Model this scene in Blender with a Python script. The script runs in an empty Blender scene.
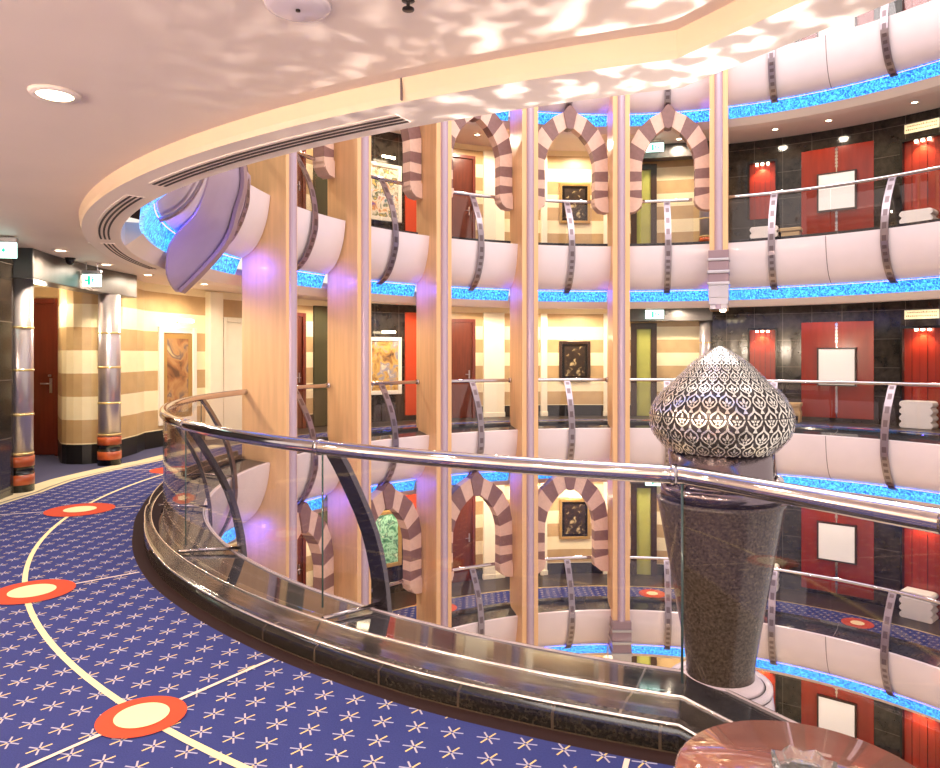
import bpy, bmesh, math, random
from mathutils import Vector, Matrix
random.seed(7)
PI = math.pi
R_ = math.radians
SC = bpy.context.scene
COL = SC.collection

# ------------------------------------------------------------------ plan of the atrium
CX, CY = 3.054, 9.357          # centre of the round void
H = 3.932                      # storey height
RR = 6.493                     # radius of the handrails
RA = .969                      # handrail height
TK = 251.2                     # where the near edge turns out of the circle
T2 = (.53, -.848)              # heading of the near edge beyond that turn
FIN = [69.0, 88.4, 107.9, 127.5, 147.0, 167.3]   # pillars round the void, seen from right to left

def PT(t, r, z=0.0):
    if t <= TK:
        return Vector((CX + r*math.cos(R_(t)), CY + r*math.sin(R_(t)), z))
    s = (t-TK)*.1
    return Vector((CX + r*math.cos(R_(TK)) + T2[0]*s, CY + r*math.sin(R_(TK)) + T2[1]*s, z))

def LP(r0):                    # local polar frame of a thing standing at radius r0: x outwards, y along the ring
    return lambda t, r, z=0.0: Vector((r*math.cos(R_(t)) - r0, r*math.sin(R_(t)), z))

ZC = H-1.262                   # underside of a ceiling above its floor
# ------------------------------------------------------------------ materials
def lin(c):
    return tuple(((x/12.92) if x <= .04045 else ((x+.055)/1.055)**2.4) for x in c)

class NT:
    def __init__(s, name):
        s.m = bpy.data.materials.new(name); s.m.use_nodes = True
        s.n = s.m.node_tree.nodes; s.l = s.m.node_tree.links
        s.b = s.n['Principled BSDF']; s.out = s.n['Material Output']
    def add(s, t, **k):
        n = s.n.new(t)
        for a, b in k.items(): setattr(n, a, b)
        return n
    def link(s, a, b): s.l.new(a, b)
    def math(s, op, a, b=None, c=None):
        n = s.add('ShaderNodeMath', operation=op)
        for i, v in enumerate((a, b, c)):
            if v is None: continue
            if isinstance(v, (int, float)): n.inputs[i].default_value = v
            else: s.link(v, n.inputs[i])
        return n.outputs[0]
    def mix(s, f, a, b):
        n = s.add('ShaderNodeMix', data_type='RGBA')
        if isinstance(f, (int, float)): n.inputs[0].default_value = f
        else: s.link(f, n.inputs[0])
        for i, v in ((6, a), (7, b)):
            if isinstance(v, tuple): n.inputs[i].default_value = v + (1,) if len(v) == 3 else v
            else: s.link(v, n.inputs[i])
        return n.outputs[2]

def mat(name, col, rough=.5, metal=0.0, noise=0.0, nscale=8.0, stretch=None, bump=0.0, coat=0.0, emis=None, estr=0.0, spec=None):
    t = NT(name); c = lin(col)
    t.b.inputs['Base Color'].default_value = c + (1,)
    t.b.inputs['Roughness'].default_value = rough
    t.b.inputs['Metallic'].default_value = metal
    if coat: t.b.inputs['Coat Weight'].default_value = coat; t.b.inputs['Coat Roughness'].default_value = .08
    if spec is not None: t.b.inputs['Specular IOR Level'].default_value = spec
    if noise or bump:
        tc = t.add('ShaderNodeTexCoord'); mp = t.add('ShaderNodeMapping')
        if stretch: mp.inputs['Scale'].default_value = stretch
        t.link(tc.outputs['Object'], mp.inputs[0])
        nz = t.add('ShaderNodeTexNoise'); nz.inputs['Scale'].default_value = nscale; nz.inputs['Detail'].default_value = 4
        t.link(mp.outputs[0], nz.inputs['Vector'])
        if noise:
            lo = tuple(x*(1-noise) for x in c); hi = tuple(min(1, x*(1+noise)) for x in c)
            mr = t.add('ShaderNodeMapRange'); mr.inputs[1].default_value = .3; mr.inputs[2].default_value = .7
            t.link(nz.outputs[0], mr.inputs[0])
            t.link(t.mix(mr.outputs[0], lo, hi), t.b.inputs['Base Color'])
        if bump:
            bp = t.add('ShaderNodeBump'); bp.inputs['Strength'].default_value = bump; bp.inputs['Distance'].default_value = .01
            t.link(nz.outputs[0], bp.inputs['Height']); t.link(bp.outputs[0], t.b.inputs['Normal'])
    if emis is not None:
        t.b.inputs['Emission Color'].default_value = lin(emis) + (1,); t.b.inputs['Emission Strength'].default_value = estr
    return t.m

M = {}
M['white'] = mat('white_lacquer', (.90, .84, .865), .22, noise=.03, nscale=2, coat=.3)
M['lilac'] = mat('lilac_lacquer', (.66, .58, .66), .3, noise=.05, nscale=3)
M['lilac_rim'] = mat('mauve_rim', (.58, .48, .52), .35)
M['veneer'] = mat('pale_wood_veneer', (.90, .72, .53), .4, noise=.07, nscale=3, stretch=(6, 6, .35), coat=.1)
M['strip'] = mat('satin_mauve_strip', (.75, .66, .72), .25, metal=.25)
M['chrome'] = mat('polished_chrome', (.82, .79, .80), .09, metal=1)
M['steel'] = mat('brushed_steel', (.74, .72, .75), .3, metal=1)
M['post_metal'] = mat('satin_post_metal', (.60, .55, .58), .28, metal=.9)
M['post_slot'] = mat('post_inset', (.43, .37, .39), .3, metal=.7)
M['near_post'] = mat('dark_steel_post', (.42, .39, .41), .25, metal=1)
M['neck_metal'] = mat('grey_neck_metal', (.52, .47, .49), .16, metal=1)
M['dark_slot'] = mat('dark_slot', (.16, .13, .13), .3, metal=.6)
M['trimline'] = mat('bright_steel_trim', (.93, .90, .88), .18, metal=.9)
M['gold'] = mat('pale_gold', (.92, .82, .55), .3, metal=.7)
M['ceiling'] = mat('ceiling_plaster', (.94, .86, .81), .55, noise=.02, nscale=2)
M['soffit'] = mat('soffit_paint', (.95, .88, .84), .5)
M['fascia'] = mat('fascia_veneer', (.93, .82, .70), .4, noise=.03, nscale=2)
M['vent_dark'] = mat('dark_vent_gap', (.24, .18, .17), .7)
M['cream'] = mat('cream_plaster', (.97, .93, .82), .5, noise=.03, nscale=4)
M['dark_frame'] = mat('dark_brown_frame', (.22, .14, .09), .35, noise=.15, nscale=6)
M['frame_gold'] = mat('gilded_frame', (.72, .58, .34), .35, metal=.4)
M['frame_white'] = mat('white_frame', (.93, .90, .84), .4)
M['rust'] = mat('rust_tile', (.66, .30, .14), .3, noise=.15, nscale=9)
M['black'] = mat('black_lacquer', (.05, .045, .045), .2)
M['silver_dome'] = mat('silver_filigree', (.93, .91, .88), .24, metal=.75)
M['dome_dark'] = mat('dark_dome_metal', (.34, .31, .31), .25, metal=.6)
M['beam'] = mat('dark_grey_beam', (.30, .28, .27), .3, noise=.1, nscale=4)
M['door_red'] = mat('mahogany_door', (.40, .15, .09), .3, noise=.2, nscale=4, stretch=(5, 5, .5), coat=.3)
M['door_brown'] = mat('brown_door', (.39, .17, .10), .35, noise=.2, nscale=4, stretch=(5, 5, .5))
M['olive'] = mat('olive_panel', (.66, .66, .33), .4, noise=.1, nscale=2)
M['green_dark'] = mat('dark_green_panel', (.26, .25, .16), .3, noise=.1, nscale=3)
M['red'] = mat('red_lacquer', (.54, .135, .06), .25, noise=.12, nscale=3, stretch=(3, 3, .4), coat=.4)
M['redpanel'] = mat('orange_red_panel', (.78, .27, .12), .3, noise=.06, nscale=2)
M['seam'] = mat('panel_seam', (.45, .38, .40), .5)
M['glow'] = mat('lamp_glow', (1, .95, .85), .4, emis=(1, .91, .75), estr=14)
M['glow_soft'] = mat('lit_white_panel', (.92, .90, .89), .35, emis=(1, .96, .92), estr=.12)
M['plinth'] = mat('white_plinth', (.95, .92, .90), .3)
M['copper_table'] = None
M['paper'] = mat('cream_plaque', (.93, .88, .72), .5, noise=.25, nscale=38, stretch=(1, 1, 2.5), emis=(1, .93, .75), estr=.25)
M['exit_green'] = mat('sign_green', (.05, .55, .42), .4, emis=(.05, .75, .55), estr=1.2)
M['exit_white'] = mat('sign_white', (.9, 1, .97), .4, emis=(.80, 1, .95), estr=2.2)
M['stool'] = mat('beige_leather', (.75, .62, .42), .5)
M['glazed'] = mat('smoked_dark', (.07, .06, .06), .08)

def glass_mat(name, tint, refl):
    t = NT(name); t.n.remove(t.b)
    tr = t.add('ShaderNodeBsdfTransparent'); tr.inputs[0].default_value = tint + (1,)
    gl = t.add('ShaderNodeBsdfGlossy'); gl.inputs['Roughness'].default_value = .02; gl.inputs['Color'].default_value = (.95, .92, .95, 1)
    lw = t.add('ShaderNodeLayerWeight'); lw.inputs['Blend'].default_value = .5
    f = t.math('MULTIPLY_ADD', t.math('POWER', lw.outputs['Facing'], 4.0), .55*refl, .035*refl)
    mx = t.add('ShaderNodeMixShader'); t.link(f, mx.inputs[0]); t.link(tr.outputs[0], mx.inputs[1]); t.link(gl.outputs[0], mx.inputs[2])
    t.link(mx.outputs[0], t.out.inputs[0])
    return t.m
M['glass'] = glass_mat('clear_glass', (.95, .945, .95), 1.0)
M['glass_edge'] = mat('green_glass_edge', (.25, .33, .33), .1)

def crystal():
    t = NT('crystal_glass')
    t.b.inputs['Base Color'].default_value = (.97, .97, .97, 1); t.b.inputs['Roughness'].default_value = .05
    t.b.inputs['Transmission Weight'].default_value = .92; t.b.inputs['IOR'].default_value = 1.5
    return t.m
M['crystal'] = crystal()

def stripes():
    t = NT('striped_limestone'); uv = t.add('ShaderNodeUVMap')
    sp = t.add('ShaderNodeSeparateXYZ'); t.link(uv.outputs[0], sp.inputs[0])
    v = t.math('DIVIDE', t.math('SUBTRACT', sp.outputs[1], .288), .643)
    fr = t.math('FRACT', v); tan = t.math('LESS_THAN', fr, .5)
    nz = t.add('ShaderNodeTexNoise'); nz.inputs['Scale'].default_value = 3.5; nz.inputs['Detail'].default_value = 8
    tc = t.add('ShaderNodeTexCoord'); t.link(tc.outputs['Object'], nz.inputs['Vector'])
    cream = t.mix(nz.outputs[0], lin((.93, .86, .68)), lin((.98, .93, .78)))
    brown = t.mix(nz.outputs[0], lin((.68, .55, .37)), lin((.82, .70, .51)))
    c = t.mix(tan, cream, brown)
    base = t.math('LESS_THAN', sp.outputs[1], .27)
    c = t.mix(base, c, lin((.07, .06, .055)))
    t.link(c, t.b.inputs['Base Color']); t.b.inputs['Roughness'].default_value = .35
    return t.m
M['stripes'] = stripes()

def marble(name, c1, c2, line, tw=.62, th=.62, rough=.1, speck=0):
    t = NT(name); uv = t.add('ShaderNodeUVMap')
    br = t.add('ShaderNodeTexBrick'); br.offset = 0
    br.inputs['Scale'].default_value = 1; br.inputs['Brick Width'].default_value = tw; br.inputs['Row Height'].default_value = th
    br.inputs['Mortar Size'].default_value = .006; br.inputs['Color1'].default_value = (0, 0, 0, 1); br.inputs['Color2'].default_value = (.5, .5, .5, 1)
    br.inputs['Mortar'].default_value = (1, 1, 1, 1)
    t.link(uv.outputs[0], br.inputs['Vector'])
    tc = t.add('ShaderNodeTexCoord')
    nz = t.add('ShaderNodeTexNoise'); nz.inputs['Scale'].default_value = speck or 5; nz.inputs['Detail'].default_value = 9; nz.inputs['Roughness'].default_value = .7
    t.link(tc.outputs['Object'], nz.inputs['Vector'])
    mr = t.add('ShaderNodeMapRange'); mr.inputs[1].default_value = .35; mr.inputs[2].default_value = .72
    t.link(nz.outputs[0], mr.inputs[0])
    c = t.mix(mr.outputs[0], lin(c1), lin(c2))
    c = t.mix(br.outputs['Fac'], c, lin(line))
    t.link(c, t.b.inputs['Base Color']); t.b.inputs['Roughness'].default_value = rough
    return t.m
M['marble'] = marble('dark_marble_tiles', (.10, .085, .075), (.25, .22, .19), (.36, .33, .30))
M['granite'] = marble('black_granite', (.06, .05, .045), (.19, .17, .15), (.24, .20, .17), tw=.42, th=9, rough=.12, speck=60)
M['granite_step'] = marble('grey_granite_step', (.15, .13, .12), (.35, .31, .285), (.5, .45, .4), tw=1.9, th=9, rough=.16, speck=45)
M['ledge'] = marble('glossy_dark_ledge', (.17, .165, .18), (.30, .29, .31), (.5, .47, .46), tw=1.9, th=9, rough=.05, speck=30)
M['pedestal'] = marble('speckled_granite', (.17, .145, .125), (.42, .36, .31), (.4, .35, .3), tw=9, th=9, rough=.2, speck=75)

def table_stone():
    t = NT('rose_brown_stone'); tc = t.add('ShaderNodeTexCoord')
    mp = t.add('ShaderNodeMapping'); mp.inputs['Rotation'].default_value = (0, 0, .5); mp.inputs['Scale'].default_value = (3, 22, 3)
    t.link(tc.outputs['Object'], mp.inputs[0])
    nz = t.add('ShaderNodeTexNoise'); nz.inputs['Scale'].default_value = 1.3; nz.inputs['Detail'].default_value = 6
    t.link(mp.outputs[0], nz.inputs['Vector'])
    t.link(t.mix(nz.outputs[0], lin((.42, .25, .22)), lin((.58, .37, .33))), t.b.inputs['Base Color'])
    t.b.inputs['Roughness'].default_value = .06; t.b.inputs['Coat Weight'].default_value = .6
    return t.m
M['copper_table'] = table_stone()

def light_strip():
    t = NT('blue_lit_water_glass'); uv = t.add('ShaderNodeUVMap')
    mp = t.add('ShaderNodeMapping'); mp.inputs['Scale'].default_value = (30, 26, 1); t.link(uv.outputs[0], mp.inputs[0])
    nz = t.add('ShaderNodeTexNoise'); nz.inputs['Scale'].default_value = 1; nz.inputs['Detail'].default_value = 3; nz.inputs['Distortion'].default_value = 1.2
    t.link(mp.outputs[0], nz.inputs['Vector'])
    mr = t.add('ShaderNodeMapRange'); mr.inputs[1].default_value = .42; mr.inputs[2].default_value = .62; t.link(nz.outputs[0], mr.inputs[0])
    c = t.mix(mr.outputs[0], (.006, .07, .70), (.09, .60, .92))
    t.link(c, t.b.inputs['Emission Color']); t.b.inputs['Emission Strength'].default_value = 1.45
    t.b.inputs['Base Color'].default_value = (.01, .05, .25, 1); t.b.inputs['Roughness'].default_value = .3
    return t.m
M['blue'] = light_strip()
M['blue_led'] = mat('blue_led', (.1, .1, .5), .5, emis=(.36, .28, 1), estr=9)

def carpet(name, ground, star=True):
    t = NT(name); g = t.add('ShaderNodeNewGeometry'); sp = t.add('ShaderNodeSeparateXYZ'); t.link(g.outputs['Position'], sp.inputs[0])
    X, Y = sp.outputs[0], sp.outputs[1]
    nz = t.add('ShaderNodeTexNoise'); nz.inputs['Scale'].default_value = 160; nz.inputs['Detail'].default_value = 2; t.link(g.outputs['Position'], nz.inputs['Vector'])
    dk = tuple(x*.75 for x in lin(ground)); lt = tuple(min(1, x*1.3) for x in lin(ground))
    col = t.mix(nz.outputs[0], dk, lt)
    if star:
        # lattice a=(.143,-.042), b=(0,.145)
        u = t.math('DIVIDE', X, .143)
        v = t.math('DIVIDE', t.math('ADD', Y, t.math('MULTIPLY', X, .2937)), .145)
        fu = t.math('SUBTRACT', t.math('FRACT', t.math('ADD', u, 100)), .5)
        fv = t.math('SUBTRACT', t.math('FRACT', t.math('ADD', v, 100)), .5)
        lx = t.math('MULTIPLY', fu, .143)
        ly = t.math('SUBTRACT', t.math('MULTIPLY', fv, .145), t.math('MULTIPLY', fu, .042))
        d = t.math('SQRT', t.math('ADD', t.math('MULTIPLY', lx, lx), t.math('MULTIPLY', ly, ly)))
        inr = t.math('MULTIPLY', t.math('LESS_THAN', d, .046), t.math('GREATER_THAN', d, .006))
        for k, (ang, cc) in enumerate(((-12, (.66, .65, .74)), (48, (.88, .76, .50)), (108, (.70, .66, .70)))):
            s_, c_ = math.sin(R_(ang)), math.cos(R_(ang))
            ln = t.math('ABSOLUTE', t.math('SUBTRACT', t.math('MULTIPLY', lx, s_), t.math('MULTIPLY', ly, c_)))
            f = t.math('MULTIPLY', t.math('LESS_THAN', ln, .0036), inr)
            col = t.mix(f, col, lin(cc))
    t.link(col, t.b.inputs['Base Color']); t.b.inputs['Roughness'].default_value = .95
    t.b.inputs['Specular IOR Level'].default_value = .1
    bp = t.add('ShaderNodeBump'); bp.inputs['Strength'].default_value = .3; bp.inputs['Distance'].default_value = .004
    t.link(nz.outputs[0], bp.inputs['Height']); t.link(bp.outputs[0], t.b.inputs['Normal'])
    return t.m
M['carpet'] = carpet('blue_star_carpet', (.205, .23, .44))
M['carpet_border'] = mat('brown_carpet_border', (.19, .13, .13), .95, spec=.1)
M['carpet_lobby'] = carpet('grey_blue_carpet', (.30, .30, .40), False)
M['carpet_cream'] = mat('cream_inlay', (.95, .86, .66), .9, spec=.1)
M['carpet_line'] = mat('cream_line', (.88, .80, .74), .9, spec=.1)
M['carpet_red'] = mat('brick_red_inlay', (.76, .30, .21), .95, spec=.1)
M['threshold'] = mat('cream_marble_threshold', (.96, .90, .74), .25, noise=.05, nscale=4)
M['thresh_dark'] = mat('dark_threshold_line', (.20, .16, .13), .4)

def picture(name, cols, scale, seed):
    t = NT(name); tc = t.add('ShaderNodeTexCoord'); mp = t.add('ShaderNodeMapping'); mp.inputs['Location'].default_value = (seed, seed*2, seed)
    t.link(tc.outputs['Object'], mp.inputs[0])
    nz = t.add('ShaderNodeTexNoise'); nz.inputs['Scale'].default_value = scale; nz.inputs['Detail'].default_value = 3; nz.inputs['Distortion'].default_value = .8
    t.link(mp.outputs[0], nz.inputs['Vector'])
    cr = t.add('ShaderNodeValToRGB'); t.link(nz.outputs[0], cr.inputs[0]); e = cr.color_ramp.elements
    n = len(cols)
    e[0].position = .3; e[0].color = lin(cols[0]) + (1,); e[1].position = .7; e[1].color = lin(cols[-1]) + (1,)
    for i in range(1, n-1):
        q = e.new(.3 + .4*i/(n-1)); q.color = lin(cols[i]) + (1,)
    t.link(cr.outputs[0], t.b.inputs['Base Color']); t.b.inputs['Roughness'].default_value = .35
    return t.m
M['pic_dark'] = picture('dark_still_life', [(.10, .07, .05), (.16, .11, .07), (.22, .15, .09), (.75, .68, .5)], 7, 3)
M['pic_warm'] = picture('warm_market_scene', [(.30, .22, .20), (.62, .45, .25), (.82, .66, .35), (.55, .55, .62), (.93, .85, .7)], 4, 5)
M['pic_color'] = picture('bright_figures', [(.35, .25, .7), (.85, .6, .3), (.95, .9, .8), (.3, .4, .3), (.9, .75, .4)], 5, 8)
M['pic_green'] = picture('green_landscape', [(.10, .28, .20), (.3, .55, .4), (.65, .85, .7), (.15, .4, .3), (.85, .93, .8)], 5, 11)
M['pic_foyer'] = picture('brown_foyer_scene', [(.38, .26, .18), (.62, .42, .26), (.72, .55, .36), (.45, .38, .36), (.85, .75, .55)], 2.6, 2)

# ------------------------------------------------------------------ mesh helpers
def uvl(bm): return bm.loops.layers.uv.verify()

def sweep(bm, pt, prof, ts, mats=None, closed=True, caps=True, vmode='z'):
    """profile (r, z) carried along the ring positions ts"""
    uv = uvl(bm); n = len(prof); rows = []
    for t in ts: rows.append([bm.verts.new(pt(t, r, z)) for r, z in prof])
    acc = [0]
    for i in range(1, len(ts)): acc.append(acc[-1] + (pt(ts[i], prof[0][0]) - pt(ts[i-1], prof[0][0])).length)
    plen = [0]
    for i in range(n): 
        a, b = prof[i], prof[(i+1) % n]; plen.append(plen[-1] + math.hypot(a[0]-b[0], a[1]-b[1]))
    m = n if closed else n-1
    for i in range(len(ts)-1):
        for j in range(m):
            k = (j+1) % n
            f = bm.faces.new((rows[i][j], rows[i+1][j], rows[i+1][k], rows[i][k]))
            if mats: f.material_index = mats[j]
            va, vb = (prof[j][1], prof[k][1]) if vmode == 'z' else (plen[j], plen[j+1])
            for lp, q in zip(f.loops, ((acc[i], va), (acc[i+1], va), (acc[i+1], vb), (acc[i], vb))): lp[uv].uv = q
    if closed and caps:
        for row, rev in ((rows[0], 0), (rows[-1], 1)):
            f = bm.faces.new(row if rev else row[::-1])
            for lp, (r, z) in zip(f.loops, (prof if rev else prof[::-1])): lp[uv].uv = (r, z)
    return rows

def rng(a, b, step):
    n = max(1, int(math.ceil(abs(b-a)/step - 1e-6)))
    return [a + (b-a)*i/n for i in range(n+1)]

def box(bm, c, s, rot=None, mi=0):
    r = bmesh.ops.create_cube(bm, size=1); vs = r['verts']
    for v in vs:
        p = Vector((v.co.x*s[0], v.co.y*s[1], v.co.z*s[2]))
        if rot: p = rot @ p
        v.co = p + Vector(c)
    for v in vs:
        for f in v.link_faces: f.material_index = mi
    return vs

def tube(bm, pts, rad, n=10, closed=False, mi=0):
    pts = [Vector(p) for p in pts]; rows = []; N = len(pts); up0 = Vector((0, 0, 1))
    for i, p in enumerate(pts):
        d = (pts[min(i+1, N-1)] - pts[max(i-1, 0)]) if not closed else (pts[(i+1) % N] - pts[i-1])
        d.normalize(); up = up0 if abs(d.z) < .95 else Vector((1, 0, 0))
        a = d.cross(up).normalized(); b = a.cross(d).normalized()
        rr = rad[i] if isinstance(rad, (list, tuple)) else rad
        rows.append([bm.verts.new(p + a*rr*math.cos(2*PI*k/n) + b*rr*math.sin(2*PI*k/n)) for k in range(n)])
    for i in range(N if closed else N-1):
        A, B = rows[i], rows[(i+1) % N]
        for k in range(n):
            f = bm.faces.new((A[k], A[(k+1) % n], B[(k+1) % n], B[k])); f.smooth = True; f.material_index = mi
    if not closed:
        bm.faces.new(rows[0]).material_index = mi; bm.faces.new(rows[-1][::-1]).material_index = mi

def lathe(bm, prof, n=32, c=(0, 0, 0), mats=None, smooth=True):
    uv = uvl(bm); rows = []
    for r, z in prof:
        if r < 1e-5: rows.append([bm.verts.new((c[0], c[1], c[2]+z))])
        else: rows.append([bm.verts.new((c[0]+r*math.cos(2*PI*k/n), c[1]+r*math.sin(2*PI*k/n), c[2]+z)) for k in range(n)])
    for i in range(len(rows)-1):
        A, B = rows[i], rows[i+1]
        for k in range(n):
            k2 = (k+1) % n
            a = [A[0]] if len(A) == 1 else [A[k], A[k2]]
            b = [B[0]] if len(B) == 1 else [B[k2], B[k]]
            if len(a) + len(b) < 3: continue
            f = bm.faces.new(a+b); f.smooth = smooth
            if mats: f.material_index = mats[i]
            for lp in f.loops:
                lp[uv].uv = (math.atan2(lp.vert.co.y-c[1], lp.vert.co.x-c[0])*.3, lp.vert.co.z)

def strap(bm, path, w, th, slots=False, mi=0, ms=1, y0=0.0):
    """flat bar following (x, z) points in the plane y = y0; width w along y; slots mark the middle of every other piece"""
    N = len(path); rows = []
    for i, (x, z) in enumerate(path):
        a = Vector(path[max(i-1, 0)]); b = Vector(path[min(i+1, N-1)]); d = (b-a).normalized(); nx, nz = -d.y, d.x
        ys = (-w/2, -w*.28, w*.28, w/2)
        row = [bm.verts.new((x+nx*th/2, y0+y, z+nz*th/2)) for y in ys] + [bm.verts.new((x-nx*th/2, y0+y, z-nz*th/2)) for y in reversed(ys)]
        rows.append(row)
    for i in range(N-1):
        for k in range(8):
            f = bm.faces.new((rows[i][k], rows[i+1][k], rows[i+1][(k+1) % 8], rows[i][(k+1) % 8]))
            f.material_index = ms if (slots and k in (1, 5) and i % 2 == 1) else mi
    bm.faces.new(rows[0]); bm.faces.new(rows[-1][::-1])

def prism(bm, outline, y0, y1, axis='y', mi=0):
    """closed outline of (a, b) extruded between two depths"""
    def P(a, b, d): return Vector((a, d, b)) if axis == 'y' else (Vector((d, a, b)) if axis == 'x' else Vector((a, b, d)))
    A = [bm.verts.new(P(a, b, y0)) for a, b in outline]; B = [bm.verts.new(P(a, b, y1)) for a, b in outline]; n = len(A)
    fs = [bm.faces.new(A), bm.faces.new(B[::-1])]
    for i in range(n): fs.append(bm.faces.new((A[i], B[i], B[(i+1) % n], A[(i+1) % n])))
    for f in fs: f.material_index = mi
    return fs

def smoothpath(pts, k=4):
    out = []
    n = len(pts)
    for i in range(n-1):
        p0, p1, p2, p3 = pts[max(i-1, 0)], pts[i], pts[i+1], pts[min(i+2, n-1)]
        for j in range(k):
            t = j/k
            out.append(tuple(.5*((2*b) + (-a+c)*t + (2*a-5*b+4*c-d)*t*t + (-a+3*b-3*c+d)*t**3) for a, b, c, d in zip(p0, p1, p2, p3)))
    out.append(tuple(pts[-1])); return out

# ------------------------------------------------------------------ object helpers
def finish(bm, name, mats, parent=None, loc=None, rot=0, bev=0, smooth=False):
    bmesh.ops.recalc_face_normals(bm, faces=bm.faces[:])
    if smooth:
        for f in bm.faces: f.smooth = True
        for e in bm.edges: e.smooth = not (len(e.link_faces) == 2 and e.calc_face_angle(0) > R_(38))
    me = bpy.data.meshes.new(name); bm.to_mesh(me); bm.free()
    for m in (mats if isinstance(mats, (list, tuple)) else [mats]): me.materials.append(M[m] if isinstance(m, str) else m)
    o = bpy.data.objects.new(name, me); COL.objects.link(o)
    if parent: o.parent = parent
    if loc is not None: o.location = loc
    if rot: o.rotation_euler.z = rot
    if bev:
        md = o.modifiers.new('bevel', 'BEVEL'); md.width = bev; md.segments = 2; md.limit_method = 'ANGLE'; md.angle_limit = R_(40)
    return o

def tag(o, label, cat, group=None, kind=None):
    if label: o['label'] = label
    if cat: o['category'] = cat
    if group: o['group'] = group
    if kind: o['kind'] = kind
    return o

def empty(name, loc, rz, label, cat, group=None, kind=None):
    o = bpy.data.objects.new(name, None); COL.objects.link(o); o.location = loc; o.rotation_euler.z = rz; o.empty_display_size = .1
    return tag(o, label, cat, group, kind)

def copy_tree(o, loc, rz, label, group=None, parent=None):
    c = o.copy(); COL.objects.link(c)
    if parent is None:
        c.location = loc; c.rotation_euler.z = rz; c['label'] = label
        if group: c['group'] = group
    else: c.parent = parent
    for ch in o.children: copy_tree(ch, None, None, None, None, c)
    return c

class Kind:
    """first use places the original, later uses place copies"""
    def __init__(s, build): s.build = build; s.o = None
    def at(s, loc, rz, label, group=None):
        if s.o is None:
            s.o = s.build(); o = s.o; o.location = loc; o.rotation_euler.z = rz; o['label'] = label
            if group: o['group'] = group
            return o
        return copy_tree(s.o, loc, rz, label, group)

def structure(o, label=None):
    o['kind'] = 'structure'
    if label: o['label'] = label
    return o

def ring_at(t, r, z): return PT(t, r, z), R_(t)

LVL = {-2: 'lowest gallery', -1: 'lower gallery', 0: 'middle gallery', 1: 'upper gallery', 2: 'topmost gallery'}

# ------------------------------------------------------------------ floors, ceilings, walls (the setting)
def rbase(t):                  # foot of the near kerb
    pts = [(160, 6.62), (200, 6.62), (209, 6.68), (222, 6.86), (234.8, 6.98), (242, 7.035), (260, 7.05), (400, 7.05)]
    for (a, b), (c, d) in zip(pts, pts[1:]):
        if t <= c: return b + (d-b)*max(0, (t-a))/(c-a)
    return 7.05
def rout(t):
    pts = [(0, 7.5), (174, 7.53), (180, 7.71), (185, 7.85), (191, 7.9), (195.6, 8.07), (205, 8.9), (215, 10.5), (225, 12.2), (400, 12.2)]
    for (a, b), (c, d) in zip(pts, pts[1:]):
        if t <= c: return b + (d-b)*max(0, (t-a))/(c-a)
    return 12.2

def floor_near():
    bm = bmesh.new(); ts = rng(160, TK, 1.0) + rng(TK, TK+38, 2)[1:]
    def bands(t):
        b, o = rbase(t), rout(t)
        return [b-.12, b-.06, b+.085, o, o+.05, o+.085, o+.32, max(o+.4, 12.3)]
    mi = [1, 1, 0, 2, 3, 2, 4]
    rows = [[bm.verts.new(PT(t, r, 0)) for r in bands(t)] for t in ts]
    for i in range(len(ts)-1):
        for j in range(7):
            f = bm.faces.new((rows[i][j], rows[i+1][j], rows[i+1][j+1], rows[i][j+1])); f.material_index = mi[j]
    # inlaid medallions and lines, part of the carpet
    def disc(x, y, r, z, m, n=40):
        f = bm.faces.new([bm.verts.new((x+r*math.cos(2*PI*k/n), y+r*math.sin(2*PI*k/n), z)) for k in range(n)]); f.material_index = m
    def ribbon(pts, w, z, m):
        pts = [Vector((p[0], p[1], z)) for p in pts]; prev = None
        for i, p in enumerate(pts):
            d = (pts[min(i+1, len(pts)-1)] - pts[max(i-1, 0)]).normalized(); n = Vector((-d.y, d.x, 0))*w/2
            cur = (bm.verts.new(p+n), bm.verts.new(p-n))
            if prev: bm.faces.new((prev[0], prev[1], cur[1], cur[0])).material_index = m
            prev = cur
    mx, my, mr = 2.651, 8.185, 6.576
    ribbon([(mx+mr*math.cos(R_(a)), my+mr*math.sin(R_(a))) for a in rng(168, 262, 1.5)], .032, .0030, 5)
    meds = [(-1.362, 2.969, .175, .107), (-2.78, 4.54, .245, .135), (-3.79, 6.952, .31, .145), (-3.87, 9.383, .31, .14), (.35, 2.02, .18, .11)]
    for x, y, r, q in meds:
        disc(x, y, r, .005, 6); disc(x, y, q, .009, 5)
        d = Vector((x-CX, y-CY)).normalized(); c = Vector((x, y)); rc = (Vector((x-CX, y-CY))).length
        a = math.degrees(math.atan2(y-CY, x-CX)) % 360
        ribbon([tuple(c - d*(rc - rbase(a) - .1)), tuple(c - d*r*.9)], .02, .0040, 7)
        ribbon([tuple(c + d*r*.5), tuple(c + d*(rout(a)-rc-.02 if a < 212 else 1.9))], .02, .0040, 7)
    o = finish(bm, 'floor', ['carpet', 'carpet_border', 'threshold', 'thresh_dark', 'carpet_lobby', 'carpet_cream', 'carpet_red', 'carpet_line'])
    structure(o, 'blue star patterned carpet with red and cream medallions beside the kerb')
floor_near()

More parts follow.
